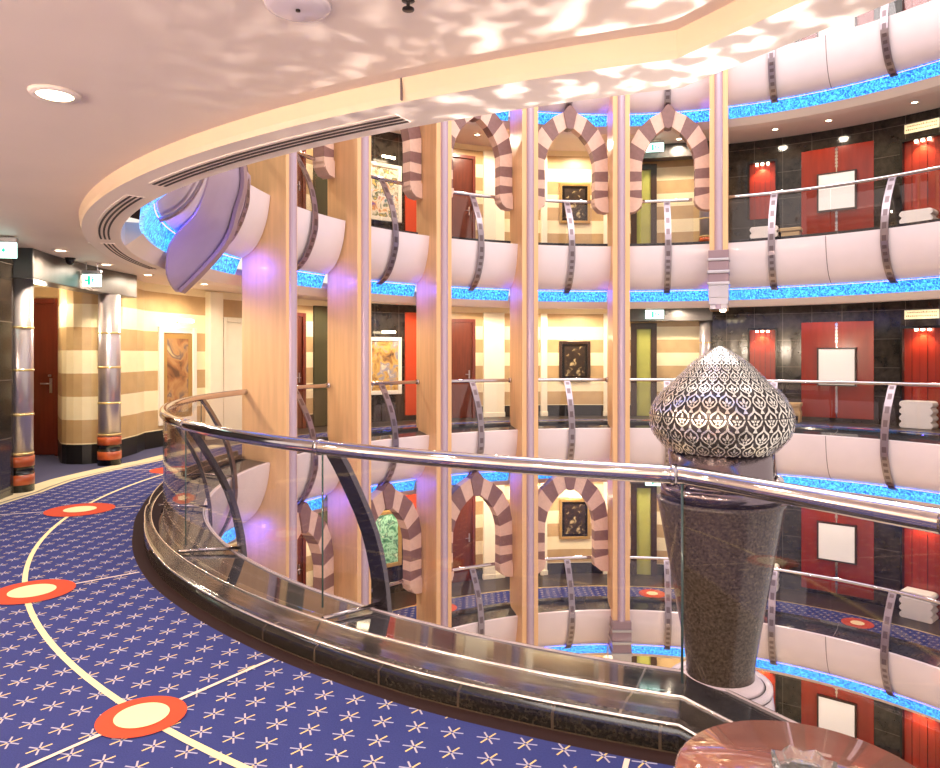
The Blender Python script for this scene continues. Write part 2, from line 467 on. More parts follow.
FAR_T = rng(14, 168, 2)
for k in (-2, -1, 0, 1, 2):
    t1 = 160 if k == 0 else 214
    ts = rng(14, t1, 2)
    bm = bmesh.new()
    sweep(bm, PT, [(6.61, 0), (6.63, 0), (6.72, 0), (7.5, 0), (7.55, 0), (8.75 if k == 0 else 9.2, 0), (8.75 if k == 0 else 9.2, -.1), (6.61, -.1)], ts, mats=[1, 1, 0, 2, 3, 1, 1, 1])
    # medallions along the far gallery
    for t in (47, 81, 105, 121, 140, 157):
        for r_, z_, m_ in ((.30, .006, 4), (.13, .011, 5)):
            c = PT(t, 7.05, k*H+0)
            bm.faces.new([bm.verts.new((c.x+r_*math.cos(2*PI*q/28), c.y+r_*math.sin(2*PI*q/28), z_)) for q in range(28)]).material_index = m_
    o = finish(bm, 'floor', ['carpet', 'carpet_border', 'gold', 'thresh_dark', 'carpet_red', 'carpet_cream'], loc=(0, 0, k*H))
    structure(o, 'carpeted floor of the %s on the far side' % LVL[k])

for k in (-2, -1, 0, 1):
    bm = bmesh.new()
    ts = rng(14, TK, 2) + rng(TK, TK+38, 2)[1:] if k == 0 else rng(14, 214, 2)
    ro = 12.4 if k == 0 else 9.2
    zc = H if k == 0 else H
    pr = [(6.68, -1.22), (6.85, -1.357), (7.15, -1.357), (7.17, -1.345), (7.19, -1.262), (ro, -1.262), (ro, -1.12), (6.72, -1.12)]
    if k == 0:
        far = rng(14, 200, 2)
        sweep(bm, PT, pr, far, mats=[1, 1, 2, 2, 0, 0, 0, 0])
        prn = [(6.85, -1.30), (6.85, -1.357), (7.15, -1.357), (7.16, -1.33), (7.17, -1.262), (ro, -1.262), (ro, -1.12), (6.85, -1.12)]
        sweep(bm, PT, prn, rng(200, TK, 1.5) + rng(TK, TK+38, 2)[1:], mats=[1, 1, 2, 2, 0, 0, 0, 0])
    else:
        sweep(bm, PT, pr, ts, mats=[1, 1, 2, 2, 0, 0, 0, 0])
    o = finish(bm, 'ceiling', ['ceiling', 'soffit', 'fascia'], loc=(0, 0, k*H+H))
    structure(o, 'pink white ceiling with lowered ring over the %s' % LVL[k])
bm = bmesh.new()
lathe(bm, [(0, 0), (6.3, 0), (6.3, -.1), (0, -.1)], 64)
structure(finish(bm, 'floor', ['threshold'], loc=(CX, CY, -2*H-.02)), 'marble atrium floor at the bottom of the void')

WT = .14
def wall(name, k, t0, t1, m, r=8.5, z0=0, z1=2.68, lab=None):
    bm = bmesh.new(); sweep(bm, PT, [(r, z0), (r, z1), (r+WT, z1), (r+WT, z0)], rng(t0, t1, 1.5))
    return structure(finish(bm, name, [m], loc=(0, 0, k*H)), lab)
for k in (-2, -1, 0, 1, 2):
    wall('wall_right', k, 14, 70.7, 'marble', lab='dark marble tiled wall of the %s' % LVL[k])
    wall('wall_far', k, 70.7, 119.3, 'stripes', lab='cream and tan striped stone wall of the %s' % LVL[k])
    wall('wall_far', k, 119.3, 131.2, 'marble', lab='dark marble wall behind a picture on the %s' % LVL[k])
    wall('wall_far', k, 131.2, 150.2, 'stripes', lab='striped stone wall beyond dark pictures on the %s' % LVL[k])
    if k != 0: wall('wall_left', k, 150.2, 214, 'stripes' if k else 'cream', lab='striped wall at the left end of the %s' % LVL[k])

# left corner of the eye-level gallery
def poly_wall(name, pts, m, z0, z1, lab, th=.12):
    bm = bmesh.new(); uv = uvl(bm); acc = 0; prev = None
    P = [Vector((p[0], p[1], 0)) for p in pts]
    for i, p in enumerate(P):
        d = (P[min(i+1, len(P)-1)] - P[max(i-1, 0)]).normalized(); n = Vector((-d.y, d.x, 0))*th
        if i: acc += (P[i]-P[i-1]).length
        cur = [bm.verts.new(q + Vector((0, 0, z))) for q, z in ((p, z0), (p, z1), (p+n, z1), (p+n, z0))]
        if prev:
            for j in range(4):
                f = bm.faces.new((prev[0][j], cur[j], cur[(j+1) % 4], prev[0][(j+1) % 4]))
                zz = (z0, z1, z1, z0)
                for lp, q in zip(f.loops, ((prev[1], zz[j]), (acc, zz[j]), (acc, zz[(j+1) % 4]), (prev[1], zz[(j+1) % 4]))): lp[uv].uv = q
        else: bm.faces.new(cur)
        prev = (cur, acc)
    bm.faces.new(prev[0])
    return structure(finish(bm, name, [m]), lab)
def arcpts(c, r, a0, a1, n): return [(c[0]+r*math.cos(R_(a0+(a1-a0)*i/n)), c[1]+r*math.sin(R_(a0+(a1-a0)*i/n))) for i in range(n+1)]
blk = [PT(t, 8.5) for t in rng(150.2, 166, 1.5)]
blk = [(p.x, p.y) for p in blk] + [(-5.12, 11.0), (-5.10, 10.3)] + arcpts((-5.45, 10.22), .35, 0, -150, 8) + [(-6.12, 10.62), (-6.16, 10.8)]
poly_wall('wall_left', [(a, b) for a, b in blk][::-1], 'stripes', 0, 2.68, 'striped stone wall block with rounded corner beside the door', th=.12)
poly_wall('wall_left', [(-6.16, 10.86), (-7.9, 10.86)], 'stripes', 0, 2.68, 'dim back wall of the alcove around the mahogany door', th=-.12)
poly_wall('wall_left', [(-4.93, 7.72), (-4.72, 6.3), (-4.9, 5.0)], 'marble', 0, 2.68, 'black marble wall end beside the first metal column', th=-.35)
poly_wall('wall_left', [(-7.9, 10.86), (-7.9, 7.6), (-5.28, 7.7)], 'stripes', 0, 2.68, 'side wall of the door alcove', th=-.12)
bm = bmesh.new(); sweep(bm, PT, [(11.9, 0), (11.9, 2.68), (12.05, 2.68), (12.05, 0)], rng(206, TK, 2) + rng(TK, TK+36, 3)[1:])
structure(finish(bm, 'wall_back', ['cream']), 'cream wall of the near gallery behind the viewpoint')
# dark beam above the two columns
bm = bmesh.new(); sweep(bm, PT, [(7.96, 2.34), (7.96, 2.668), (8.22, 2.668), (8.22, 2.34)], rng(172.5, 191.5, 1))
structure(finish(bm, 'trim_1', ['beam'], bev=.01), 'dark grey beam over the two metal columns')

# ------------------------------------------------------------------ pillars round the void
ORD = ['first', 'second', 'third', 'fourth', 'fifth', 'sixth']
def pillar(i, t, zb, zt, foot):
    r0 = 6.2
    root = empty('pillar', *ring_at(t, r0, zb), 'tall pale wood pillar with mauve strip, %s from the left, %s' % (ORD[5-i], foot), 'pillar', 'pillars round the atrium void')
    h = zt - zb; bm = bmesh.new()
    prism(bm, [(-.35, -.18), (.36, -.18), (.36, .18), (-.35, .18)], .0, h, axis='z')
    finish(bm, 'shaft', ['veneer'], root)
    bm = bmesh.new(); n = 8
    arc = [(-.35 - .075*math.cos(R_(a)), .082*math.sin(R_(a))) for a in rng(-90, 90, 180/n)]
    prism(bm, arc + [(-.33, .082), (-.33, -.082)], 0, h, axis='z')
    finish(bm, 'front_strip', ['strip'], root)
    if i < 2:
        bm = bmesh.new()
        spec = [(.0, .10, .17), (.10, .24, .19), (.24, .50, .20), (.50, .56, .22), (.56, .74, .2), (.74, .80, .22), (.80, 1.0, .2), (1.0, 1.05, .215), (1.05, 1.22, .2)]
        for j, (a, b, w) in enumerate(spec):
            box(bm, (-.17, 0, (a+b)/2), (.50 + (w-.18)*2, w*2, b-a), mi=0 if j % 2 else (1 if j > 3 else 0))
        ft = finish(bm, 'stepped_foot', ['steel', 'lilac_rim', 'gold'], root, bev=.006)
        bm = bmesh.new(); lathe(bm, [(0, -.04), (.05, -.04), (.07, .0), (.07, .01), (0, .01)], 16, c=(-.2, -.08, -.005))
        finish(bm, 'foot_lamp', ['glow'], ft)
    return root
for i, t in enumerate(FIN):
    zb = 2.46 if i == 0 else (-5.35 if i == 1 else -2*H)
    pillar(i, t, zb, 2*H + 2.6, 'hanging with stepped foot lamp on the upper storey' if i == 0 else ('ending in a stepped foot on the lower storey' if i == 1 else 'running down through the storeys'))

# ------------------------------------------------------------------ balustrades
PANEL = smoothpath([(6.10, -.075), (6.115, -.22), (6.15, -.42), (6.215, -.62), (6.31, -.80), (6.43, -.92), (6.55, -.985)], 2)
PANEL_C = PANEL + [(r+.035, z+.012) for r, z in PANEL[::-1]]
KERB = [(7.02, 0), (7.02, .068), (6.985, .088), (6.93, .088), (6.915, .075), (6.74, .05), (6.735, .038), (6.60, .012), (6.595, -.015), (6.12, -.075), (6.12, -.115), (6.3, -.15), (7.02, -.02)]
KERB_F = [(6.62, 0), (6.62, .06), (6.50, .05), (6.495, .0), (6.12, -.07), (6.12, -.105), (6.2, -.13), (6.62, -.02)]
STRIP = [(6.565, -.985), (6.60, -1.06), (6.665, -1.225), (6.70, -1.225), (6.68, -1.0), (6.60, -.97)]
POST = smoothpath([(6.485, .955), (6.37, .78), (6.18, .42), (6.082, .05), (6.062, -.3), (6.11, -.5), (6.18, -.68), (6.29, -.86), (6.42, -.98), (6.56, -1.05)], 3)

def bal_parts(root, pt, ts, posts, r0, kerb, rail=None, post_w=.135, slots=True, seams=(), strip=True, glass_gaps=None):
    def mk(): return bmesh.new()
    bm = mk(); sweep(bm, pt, PANEL_C, ts)
    p = finish(bm, 'curved_panel', ['white'], root, smooth=True)
    for s in seams:
        bm = mk(); rows = [[bm.verts.new(pt(s+d, r-.003, z)) for r, z in PANEL] for d in (-.06, .06)]
        for j in range(len(PANEL)-1): bm.faces.new((rows[0][j], rows[1][j], rows[1][j+1], rows[0][j+1]))
        finish(bm, 'panel_joint', ['seam'], p)
    bm = mk(); sweep(bm, pt, kerb, ts, vmode='l'); finish(bm, 'stone_ledge', ['ledge'], root, smooth=True)
    if strip:
        bm = mk(); sweep(bm, pt, STRIP, ts, vmode='l'); ls = finish(bm, 'blue_light_strip', ['blue'], root)
        bm = mk(); tube(bm, [pt(t, 6.575, -1.005) for t in ts], .007, 6); finish(bm, 'led_tube', ['blue_led'], ls)
    bm = mk(); tube(bm, [pt(t, RR, RA) for t in (rng(-rail, rail, 1) if rail else ts)], .036, 12); hr = finish(bm, 'handrail', ['chrome'], root)
    edges = ([-rail-.3, 0, rail+.3] if rail else glass_gaps) or ([ts[0]] + list(posts) + [ts[-1]])
    for a, b in zip(edges, edges[1:]):
        bm = mk(); sweep(bm, pt, [(6.468, .03), (6.468, .90), (6.480, .90), (6.480, .03)], rng(a+.12, b-.12, 2)); finish(bm, 'glass_panel', ['glass'], root)
    for q in posts:
        bm = mk(); strap(bm, [(r, z) for r, z in POST], post_w, .022, slots)
        for v in bm.verts:
            v.co = pt(q, v.co.x, v.co.z) + (pt(q+.1, 6.4, 0)-pt(q-.1, 6.4, 0)).normalized()*v.co.y
        finish(bm, 'post', ['post_metal', 'post_slot'], root)

HB = 8.15
def make_bay(rail=None):
    root = empty('balustrade', (0, 0, 0), 0, 'x', 'balustrade')
    pt = LP(RR); bal_parts(root, pt, rng(-HB, HB, 1.1), [0], RR, KERB_F, rail=rail)
    for s in (-1, 1) if not rail else ():
        bm = bmesh.new(); tube(bm, [pt(s*HB, RR, RA), pt(s*(HB-.35), RR, RA)], .055, 12); finish(bm, 'rail_flange', ['chrome'], [c for c in root.children if c.name.startswith('handrail')][0])
    return root
BAY = Kind(make_bay); BAY_A = Kind(lambda: make_bay(4.75))
BN = {4: 'between the first and second pillars', 3: 'between the second and third pillars', 2: 'between the third and fourth pillars', 1: 'between the fourth and fifth pillars', 0: 'between the fifth and sixth pillars'}
BC = {b: (FIN[b]+FIN[b+1])/2 for b in range(5)}
for k in (-1, 0, 1, 2):
    for b in (4, 3, 2, 1, 0):
        (BAY_A if k == 1 or (k == -1 and b) else BAY).at(*ring_at(BC[b], RR, k*H), 'white curved balustrade on the %s, %s' % (LVL[k], BN[b]), 'balustrade bays between pillars')

def make_right():
    root = empty('balustrade', (0, 0, 0), 0, 'x', 'balustrade')
    pt = lambda t, r, z=0.0: Vector((CX + r*math.cos(R_(t)), CY + r*math.sin(R_(t)), z)) - PT(45, RR, 0)
    bal_parts(root, pt, rng(16, 67.4, 1.3), [59.4, 40.2, 21], RR, KERB_F, seams=(50.0, 31), glass_gaps=[16, 31, 50, 67.4])
    return root
RIGHT = Kind(make_right)
for k in (-1, 0, 1, 2):
    RIGHT.at(PT(45, RR, k*H), 0, 'long open white balustrade right of the last pillar on the %s' % LVL[k], 'long open balustrades')

# left runs, from the first pillar round towards the near side
def left_run(k, t1, posts, lab):
    root = empty('balustrade', PT(180, RR, k*H), 0, lab, 'balustrade')
    o0 = PT(180, RR, 0)
    pt = lambda t, r, z=0.0: PT(t, r, z) - o0
    bal_parts(root, pt, rng(169.1, t1, 1.3), posts, RR, KERB_F)
    return root
UPPER_LEFT = left_run(1, TK+34, [177.3, 198.2, 218, 237], 'white curved balustrade left of the first pillar on the gallery one floor above')
left_run(-1, 200, [177.3], 'white curved balustrade left of the first pillar on the gallery one floor below')

# near balustrade of the gallery one stands on
def near_bal():
    org = PT(225, RR, 0)
    root = empty('balustrade', org, 0, 'near balustrade with thick chrome handrail on black granite kerb beside the carpet', 'balustrade')
    pt = lambda t, r, z=0.0: PT(t, r, z) - org
    ts = rng(169.1, TK, 1.0) + rng(TK, TK+34, 2)[1:]
    def kt(t, r, z=0.0):
        b = rbase(t)
        if r > 6.6: r = 6.6 + (r-6.6)*(b-6.6)/.42 if b > 6.64 else 6.6 + (r-6.6)*.05
        return PT(t, r, z) - org
    bm = bmesh.new()
    sweep(bm, kt, KERB, ts, mats=[0, 0, 1, 1, 1, 1, 1, 1, 2, 1, 1, 1, 1], vmode='l')
    kb = finish(bm, 'granite_kerb', ['granite', 'granite_step', 'ledge'], root, smooth=True)
    for (r, z, rad) in ((6.985, .091, .007), (6.60, .014, .009), (6.125, -.075, .010)):
        bm = bmesh.new(); tube(bm, [kt(t, r, z) for t in ts], rad, 6); finish(bm, 'edge_trim', ['trimline'], kb)
    bm = bmesh.new(); sweep(bm, pt, PANEL_C, ts); finish(bm, 'curved_panel', ['white'], root, smooth=True)
    bm = bmesh.new(); sweep(bm, pt, STRIP, ts, vmode='l'); finish(bm, 'blue_light_strip', ['blue'], root)
    bm = bmesh.new(); tube(bm, [pt(t, RR, RA-.005) for t in ts], .042, 18); hr = finish(bm, 'handrail', ['chrome'], root)
    for q in (216, 232.7, 250.8, 262):
        bm = bmesh.new(); tube(bm, [pt(q-.13, RR, RA-.005), pt(q+.13, RR, RA-.005)], .0465, 18); finish(bm, 'joint_ring', ['chrome'], hr)
    ed = [169.4, 182, 199, 216, 233.0, TK, TK+12, TK+34]
    for a, b in zip(ed, ed[1:]):
        bm = bmesh.new(); sweep(bm, pt, [(6.487, -.015), (6.487, .925), (6.499, .925), (6.499, -.015)], rng(a+.08, b-.08, 1)); g = finish(bm, 'glass_panel', ['glass'], root)
        bm = bmesh.new(); tube(bm, [pt(b-.08, 6.493, .03), pt(b-.08, 6.493, .925)], .006, 6); finish(bm, 'glass_edge', ['glass_edge'], g)
    for q in (182, 199.5, 216.3, 233.6, TK+17):
        bm = bmesh.new(); strap(bm, POST, .12, .035)
        tg = (pt(q+.1, 6.4)-pt(q-.1, 6.4)).normalized()
        for v in bm.verts: v.co = pt(q, v.co.x, v.co.z) + tg*v.co.y
        ps = finish(bm, 'post', ['near_post', 'dark_slot'], root)
        bm = bmesh.new(); tube(bm, [pt(q, 6.56, .0), pt(q, 6.09, -.045)], .014, 8); finish(bm, 'foot_bracket', ['chrome'], ps)
    return root
NEAR = near_bal()

# ------------------------------------------------------------------ prow brackets (pointed shields on the panels)
def add_prow(run, t0, k):
    org = PT(180, RR, 0); rot = R_(t0)
    def L(dt, r, z): return PT(t0+dt, r, z) - org
    # height, ridge radius, half width in degrees, radius of the panel behind
    prof = [(.04, 5.925, 8.4, 6.085), (-.05, 5.92, 8.4, 6.085), (-.24, 5.907, 8.4, 6.10), (-.42, 5.93, 8.2, 6.13), (-.61, 5.99, 7.8, 6.19), (-.82, 6.04, 7.2, 6.29), (-.99, 6.11, 6.7, 6.46), (-1.16, 6.22, 5.9, 6.60), (-1.32, 6.36, 4.7, 6.66), (-1.47, 6.50, 3.7, 6.69), (-1.58, 6.61, 1.9, 6.70), (-1.64, 6.67, .3, 6.70)]
    prof = smoothpath(prof, 2)
    bm = bmesh.new(); rows = []
    for z, r, w, rb in prof:
        row = [L(a*w, r + (rb-r)*abs(a)**.85, z) for a in (-1, -.75, -.5, -.25, 0, .25, .5, .75, 1)]
        row += [L(w, rb+.02, z), L(0, rb+.02, z), L(-w, rb+.02, z)]
        rows.append([bm.verts.new(p) for p in row])
    n = len(rows[0])
    for A, B in zip(rows, rows[1:]):
        for k_ in range(n): bm.faces.new((A[k_], A[(k_+1) % n], B[(k_+1) % n], B[k_]))
    bm.faces.new(rows[0]); bm.faces.new(rows[-1][::-1])
    sd = finish(bm, 'pointed_shield', ['lilac'], run, smooth=True); sd['label'] = 'lilac pointed shield hanging from the balustrade'
    bm = bmesh.new(); strap(bm, [(r-.012, z) for z, r, w, rb in prof], .17, .05)
    tg = Vector((-math.sin(rot), math.cos(rot), 0))
    for v in bm.verts: v.co = L(0, v.co.x, v.co.z) + tg*v.co.y
    finish(bm, 'ridge_rim', ['lilac_rim'], sd, bev=.006)
add_prow(UPPER_LEFT, 184.0, 1)

# ------------------------------------------------------------------ arches
INNER = [(.56, .82), (.56, 1.0), (.56, 1.19), (.56, 1.38), (.56, 1.59), (.55, 1.81), (.49, 2.03), (.39, 2.22), (.25, 2.39), (.075, 2.53)]
OUTER = [(.86, .98), (.86, 1.06), (.86, 1.19), (.86, 1.38), (.86, 1.61), (.855, 1.91), (.79, 2.24), (.63, 2.53), (.39, 2.74), (.15, 2.87)]
def make_arch():
    root = empty('arch', (0, 0, 0), 0, 'x', 'arch'); bm = bmesh.new(); x0, x1 = -.16, .06
    # blocks alternate pale and mauve along the curve
    for s in (-1, 1):
        for i in range(len(INNER)-1):
            a, b, c, d = INNER[i], INNER[i+1], OUTER[i+1], OUTER[i]
            prism(bm, [(s*p[0], p[1]) for p in (a, b, c, d)], x0, x1, axis='x', mi=0 if i % 2 == 0 else 1)
    bmesh.ops.remove_doubles(bm, verts=bm.verts[:], dist=1e-4)
    finish(bm, 'arch_blocks', ['arch_pale', 'arch_dark'], root)
    bm = bmesh.new()
    prism(bm, [(0, 2.50), (.075, 2.52), (.15, 2.86), (.06, 2.98), (.0, 3.02), (-.06, 2.98), (-.15, 2.86), (-.075, 2.52)], x0-.03, x1, axis='x')
    finish(bm, 'keystone', ['arch_dark'], root)
    for s in (-1, 1):
        bm = bmesh.new()
        prism(bm, [(s*.545, .92), (s*.60, .80), (s*.70, .72), (s*.87, .70), (s*.87, 1.0), (s*.545, 1.0)], x0-.015, x1+.01, axis='x')
        finish(bm, 'corbel', ['arch_pale'], root)
    return root
M['arch_pale'] = mat('pale_pink_stone', (.86, .72, .66), .5, noise=.06, nscale=12)
M['arch_dark'] = mat('mauve_brown_stone', (.52, .38, .37), .5, noise=.1, nscale=12)
ARCH = Kind(make_arch)
for k, bs in ((1, (4, 3, 2, 1, 0)), (-1, (4, 3, 2, 1))):
    for b in bs:
        ARCH.at(*ring_at(BC[b]-.15, 6.45, k*H), 'striped pink and mauve pointed arch on the %s, %s' % (LVL[k], BN[b]), 'striped arches between pillars')

# ------------------------------------------------------------------ things on the walls (local x into the wall, y along it)
def wbox(bm, y0, y1, z0, z1, d0, d1, mi=0): return box(bm, (-(d0+d1)/2, (y0+y1)/2, (z0+z1)/2), (abs(d1-d0), y1-y0, z1-z0), mi=mi)
RW = 8.5
def arcw(a, b, r=RW): return R_(abs(b-a))*r

def door_thing(n, t0, t1, z1, leaf, frame, k, lab, r=RW, handle=True, z0=0.0, fw=.08):
    w = arcw(t0, t1, r); root = empty('door_%d' % n, *ring_at((t0+t1)/2, r, k*H), lab, 'door', kind='structure')
    bm = bmesh.new()
    for y0, y1, a, b in ((-w/2, -w/2+fw, z0, z1), (w/2-fw, w/2, z0, z1), (-w/2+fw, w/2-fw, z1-fw, z1)): wbox(bm, y0, y1, a, b, -.02, .09)
    finish(bm, 'door_frame', [frame], root, bev=.006)
    bm = bmesh.new(); wbox(bm, -w/2+fw, w/2-fw, z0+.01, z1-fw, -.01, .05); lf = finish(bm, 'door_leaf', [leaf], root, bev=.004)
    if handle:
        bm = bmesh.new(); wbox(bm, -w/2+.14, -w/2+.17, .95, 1.15, .05, .065); tube(bm, [(-.06, -w/2+.155, 1.05), (-.10, -w/2+.155, 1.05), (-.10, -w/2+.27, 1.05)], .01, 8)
        finish(bm, 'door_handle', ['steel'], lf)
    return root
def slab(name, cat, t, k, w, z0, z1, d, m, lab, r=RW, bev=.006, group=None, kind=None):
    root = bmesh.new(); box(root, (-d/2+.01, 0, (z1-z0)/2), (d+.02, w, z1-z0))
    o = finish(root, name, [m], loc=PT(t, r, k*H+z0), rot=R_(t), bev=bev); tag(o, lab, None if kind else cat, group, kind)
    return o
def picture_thing(t, k, w, z0, z1, fm, pm, fw, lab, r=RW, mat_in=None):
    root = empty('picture', *ring_at(t, r, k*H+z0), lab, 'picture', 'framed pictures along the galleries'); h = z1-z0; bm = bmesh.new()
    for y0, y1, a, b in ((-w/2, -w/2+fw, 0, h), (w/2-fw, w/2, 0, h), (-w/2+fw, w/2-fw, 0, fw), (-w/2+fw, w/2-fw, h-fw, h)): wbox(bm, y0, y1, a, b, .0, .05)
    finish(bm, 'frame', [fm], root, bev=.008)
    bm = bmesh.new(); wbox(bm, -w/2+fw, w/2-fw, fw, h-fw, .005, .025); cv = finish(bm, 'canvas', [pm], root)
    if mat_in:
        bm = bmesh.new(); mw = fw*.9
        y0_, y1_, a_, b_ = -w/2+fw, w/2-fw, fw, h-fw
        for y0, y1, a, b in ((y0_, y0_+mw, a_, b_), (y1_-mw, y1_, a_, b_), (y0_+mw, y1_-mw, a_, a_+mw), (y0_+mw, y1_-mw, b_-mw, b_)): wbox(bm, y0, y1, a, b, .025, .03)
        finish(bm, 'mount', [mat_in], root)
    return root
def make_piclight():
    root = empty('picture_light', (0, 0, 0), 0, 'x', 'wall light'); bm = bmesh.new()
    tube(bm, [(0, 0, 0), (-.10, 0, .06), (-.2, 0, .04)], .01, 8); finish(bm, 'arm', ['gold'], root)
    bm = bmesh.new(); tube(bm, [(-.2, -.16, .03), (-.2, .16, .03)], .028, 12); finish(bm, 'lamp_tube', ['glow'], root)
    return root
PICL = Kind(make_piclight)

LIGHTS = []
def point(loc, w, col=(1, .83, .62), rad=.08, name='gallery_lamp'):
    d = bpy.data.lights.new(name, 'POINT'); d.energy = w; d.color = col; d.shadow_soft_size = rad
    o = bpy.data.objects.new(name, d); COL.objects.link(o); o.location = loc; LIGHTS.append(o); return o
def spot(loc, aim, w, ang, col=(1, .8, .58), rad=.04, blend=.6, name='niche_spot'):
    d = bpy.data.lights.new(name, 'SPOT'); d.energy = w; d.color = col; d.spot_size = R_(ang); d.spot_blend = blend; d.shadow_soft_size = rad
    o = bpy.data.objects.new(name, d); COL.objects.link(o); o.location = loc
    o.rotation_euler = (Vector(aim)-Vector(loc)).to_track_quat('-Z', 'Y').to_euler(); LIGHTS.append(o); return o

def dspot(loc, w): return spot(loc, (loc.x, loc.y, loc.z-1), w, 168, col=(1, .85, .66), rad=.07, blend=.35, name='downlight_beam')
# wavy white plinth
def make_plinth():
    bm = bmesh.new(); out = []; n = 4; hh = .58
    pr = []
    for i in range(n):
        z = i*hh/n
        pr += [(.27, z+.005), (.30, z+.03), (.31, z+.06), (.30, z+.095), (.265, z+.13)]
    pr = [(y, z) for y, z in pr]
    prism(bm, [(y, z) for y, z in pr] + [(-y, z) for y, z in pr[::-1]], -.38, -.02, axis='x')
    return tag(finish(bm, 'plinth', ['plinth'], bev=.008), 'x', 'plinth')
PLINTH = Kind(make_plinth)
def make_redpanel():
    w = arcw(47.2, 57.2); root = empty('wall_panel', (0, 0, 0), 0, 'x', 'wall panel')
    for s in (-1, 1):
        bm = bmesh.new(); wbox(bm, min(0, s*w/2)+.006, max(0, s*w/2)-.006, .1, 2.26, -.02, .05); finish(bm, 'lacquer_leaf', ['red'], root, bev=.006)
    bm = bmesh.new(); z = .22
    while z < 2.2:
        if z < .80 or z > 1.72: wbox(bm, -.028, .028, z, z+.05, .05, .065)
        z += .075
    wbox(bm, -.012, .012, .12, .82, .05, .058); wbox(bm, -.012, .012, 1.66, 2.24, .05, .058)
    finish(bm, 'chrome_strip', ['chrome'], root)
    return root
REDP = Kind(make_redpanel)
def make_walllamp():
    root = empty('wall_lamp', (0, 0, 0), 0, 'x', 'wall lamp'); bm = bmesh.new()
    for y0, y1, a, b in ((-.40, -.365, 0, .86), (.365, .40, 0, .86), (-.365, .365, 0, .03), (-.365, .365, .83, .86)): wbox(bm, y0, y1, a, b, .05, .12)
    finish(bm, 'frame', ['dark_frame'], root)
    bm = bmesh.new(); wbox(bm, -.365, .365, .03, .83, .05, .11); finish(bm, 'lit_panel', ['glow_soft'], root)
    return root
WLAMP = Kind(make_walllamp)
def make_niche(w, h):
    def f():
        root = empty('wall_niche', (0, 0, 0), 0, 'x', 'niche'); bm = bmesh.new()
        for i in range(5):
            y0 = -w/2 + i*w/5; wbox(bm, y0+.004, y0+w/5-.004, 0, h, -.02, .03 if i % 2 else .045)
        finish(bm, 'red_lining', ['red'], root)
        bm = bmesh.new()
        for y0, y1, a, b in ((-w/2-.04, -w/2, 0, h), (w/2, w/2+.04, 0, h), (-w/2-.04, w/2+.04, h, h+.05)): wbox(bm, y0, y1, a, b, -.02, .16)
        finish(bm, 'surround', ['glazed'], root)
        bm = bmesh.new()
        for y in (-.12, 0, .12): lathe(bm, [(0, 0), (.028, 0), (.034, .04), (0, .04)], 10, c=(-.10, y, h-.05))
        finish(bm, 'lamp', ['glow'], root)
        return root
    return f
NICHE1 = Kind(make_niche(arcw(60.95, 64.8), 1.3)); NICHE2 = Kind(make_niche(arcw(38.4, 43.3), 2.05))
def make_plaque():
    root = empty('wall_sign', (0, 0, 0), 0, 'x', 'sign'); bm = bmesh.new(); wbox(bm, -.32, .32, 0, .19, -.01, .03); finish(bm, 'plate', ['paper'], root, bev=.004)
    bm = bmesh.new()
    for row, z in enumerate((.125, .05)):
        y = -.28
        while y < .27:
            l = random.uniform(.012, .03); wbox(bm, y, y+l, z, z+random.uniform(.018, .034), .03, .032); y += l + .012
    finish(bm, 'lettering', ['frame_gold'], root)
    return root
PLAQ = Kind(make_plaque)
def make_pilaster(w, d, h):
    def f():
        bm = bmesh.new(); wbox(bm, -w/2, w/2, 0, h, -.02, d); wbox(bm, -w/2-.015, w/2+.015, 0, .12, -.02, d+.015)
        return structure(finish(bm, 'trim_4', ['cream'], bev=.01), 'x')
    return f
PIL_W = Kind(make_pilaster(arcw(105.4, 109), .08, 2.55)); PIL_N = Kind(make_pilaster(.16, .07, 2.55))
def make_column(hh):
    def f():
        root = empty('column', (0, 0, 0), 0, 'x', 'column'); bm = bmesh.new()
        lathe(bm, [(.0, .39), (.14, .39), (.14, hh), (0, hh)], 28); finish(bm, 'metal_shaft', ['column_metal'], root)
        for z in (.42, .85, 1.34, 1.81):
            bm = bmesh.new(); lathe(bm, [(.13, z-.012), (.147, z-.012), (.147, z+.012), (.13, z+.012)], 28); finish(bm, 'gold_ring', ['gold'], root)
        bm = bmesh.new()
        lathe(bm, [(0, 0), (.150, 0), (.150, .08), (.152, .08), (.152, .19), (.147, .19), (.147, .28), (.152, .28), (.152, .39), (0, .39)], 28, mats=[1, 1, 0, 0, 0, 1, 1, 0, 0])
        finish(bm, 'banded_base', ['rust', 'black'], root)
        return root
    return f
M['column_metal'] = mat('satin_metal_column', (.80, .76, .76), .3, metal=.75, noise=.05, nscale=30, stretch=(1, 1, .02))
COLN = Kind(make_column(2.34))
COLN.at((-5.0, 7.93, 0), 0, 'satin metal column with rust and black base beside the black marble wall', 'satin metal columns')
COLN.at((-4.97, 9.86, 0), 0, 'satin metal column with rust and black base before the striped wall block', 'satin metal columns')

# downlights
def make_down():
    root = empty('downlight', (0, 0, 0), 0, 'x', 'ceiling light'); bm = bmesh.new()
    lathe(bm, [(.055, -.012), (.085, -.012), (.09, 0), (.05, 0)], 20); finish(bm, 'trim_ring', ['soffit'], root)
    bm = bmesh.new(); lathe(bm, [(0, -.008), (.055, -.008), (.055, 0), (0, 0)], 20); finish(bm, 'lens', ['glow'], root)
    return root
DOWN = Kind(make_down)
def down(t, r, k, lab): DOWN.at(PT(t, r, k*H+ZC), R_(t), lab, 'ceiling downlights')

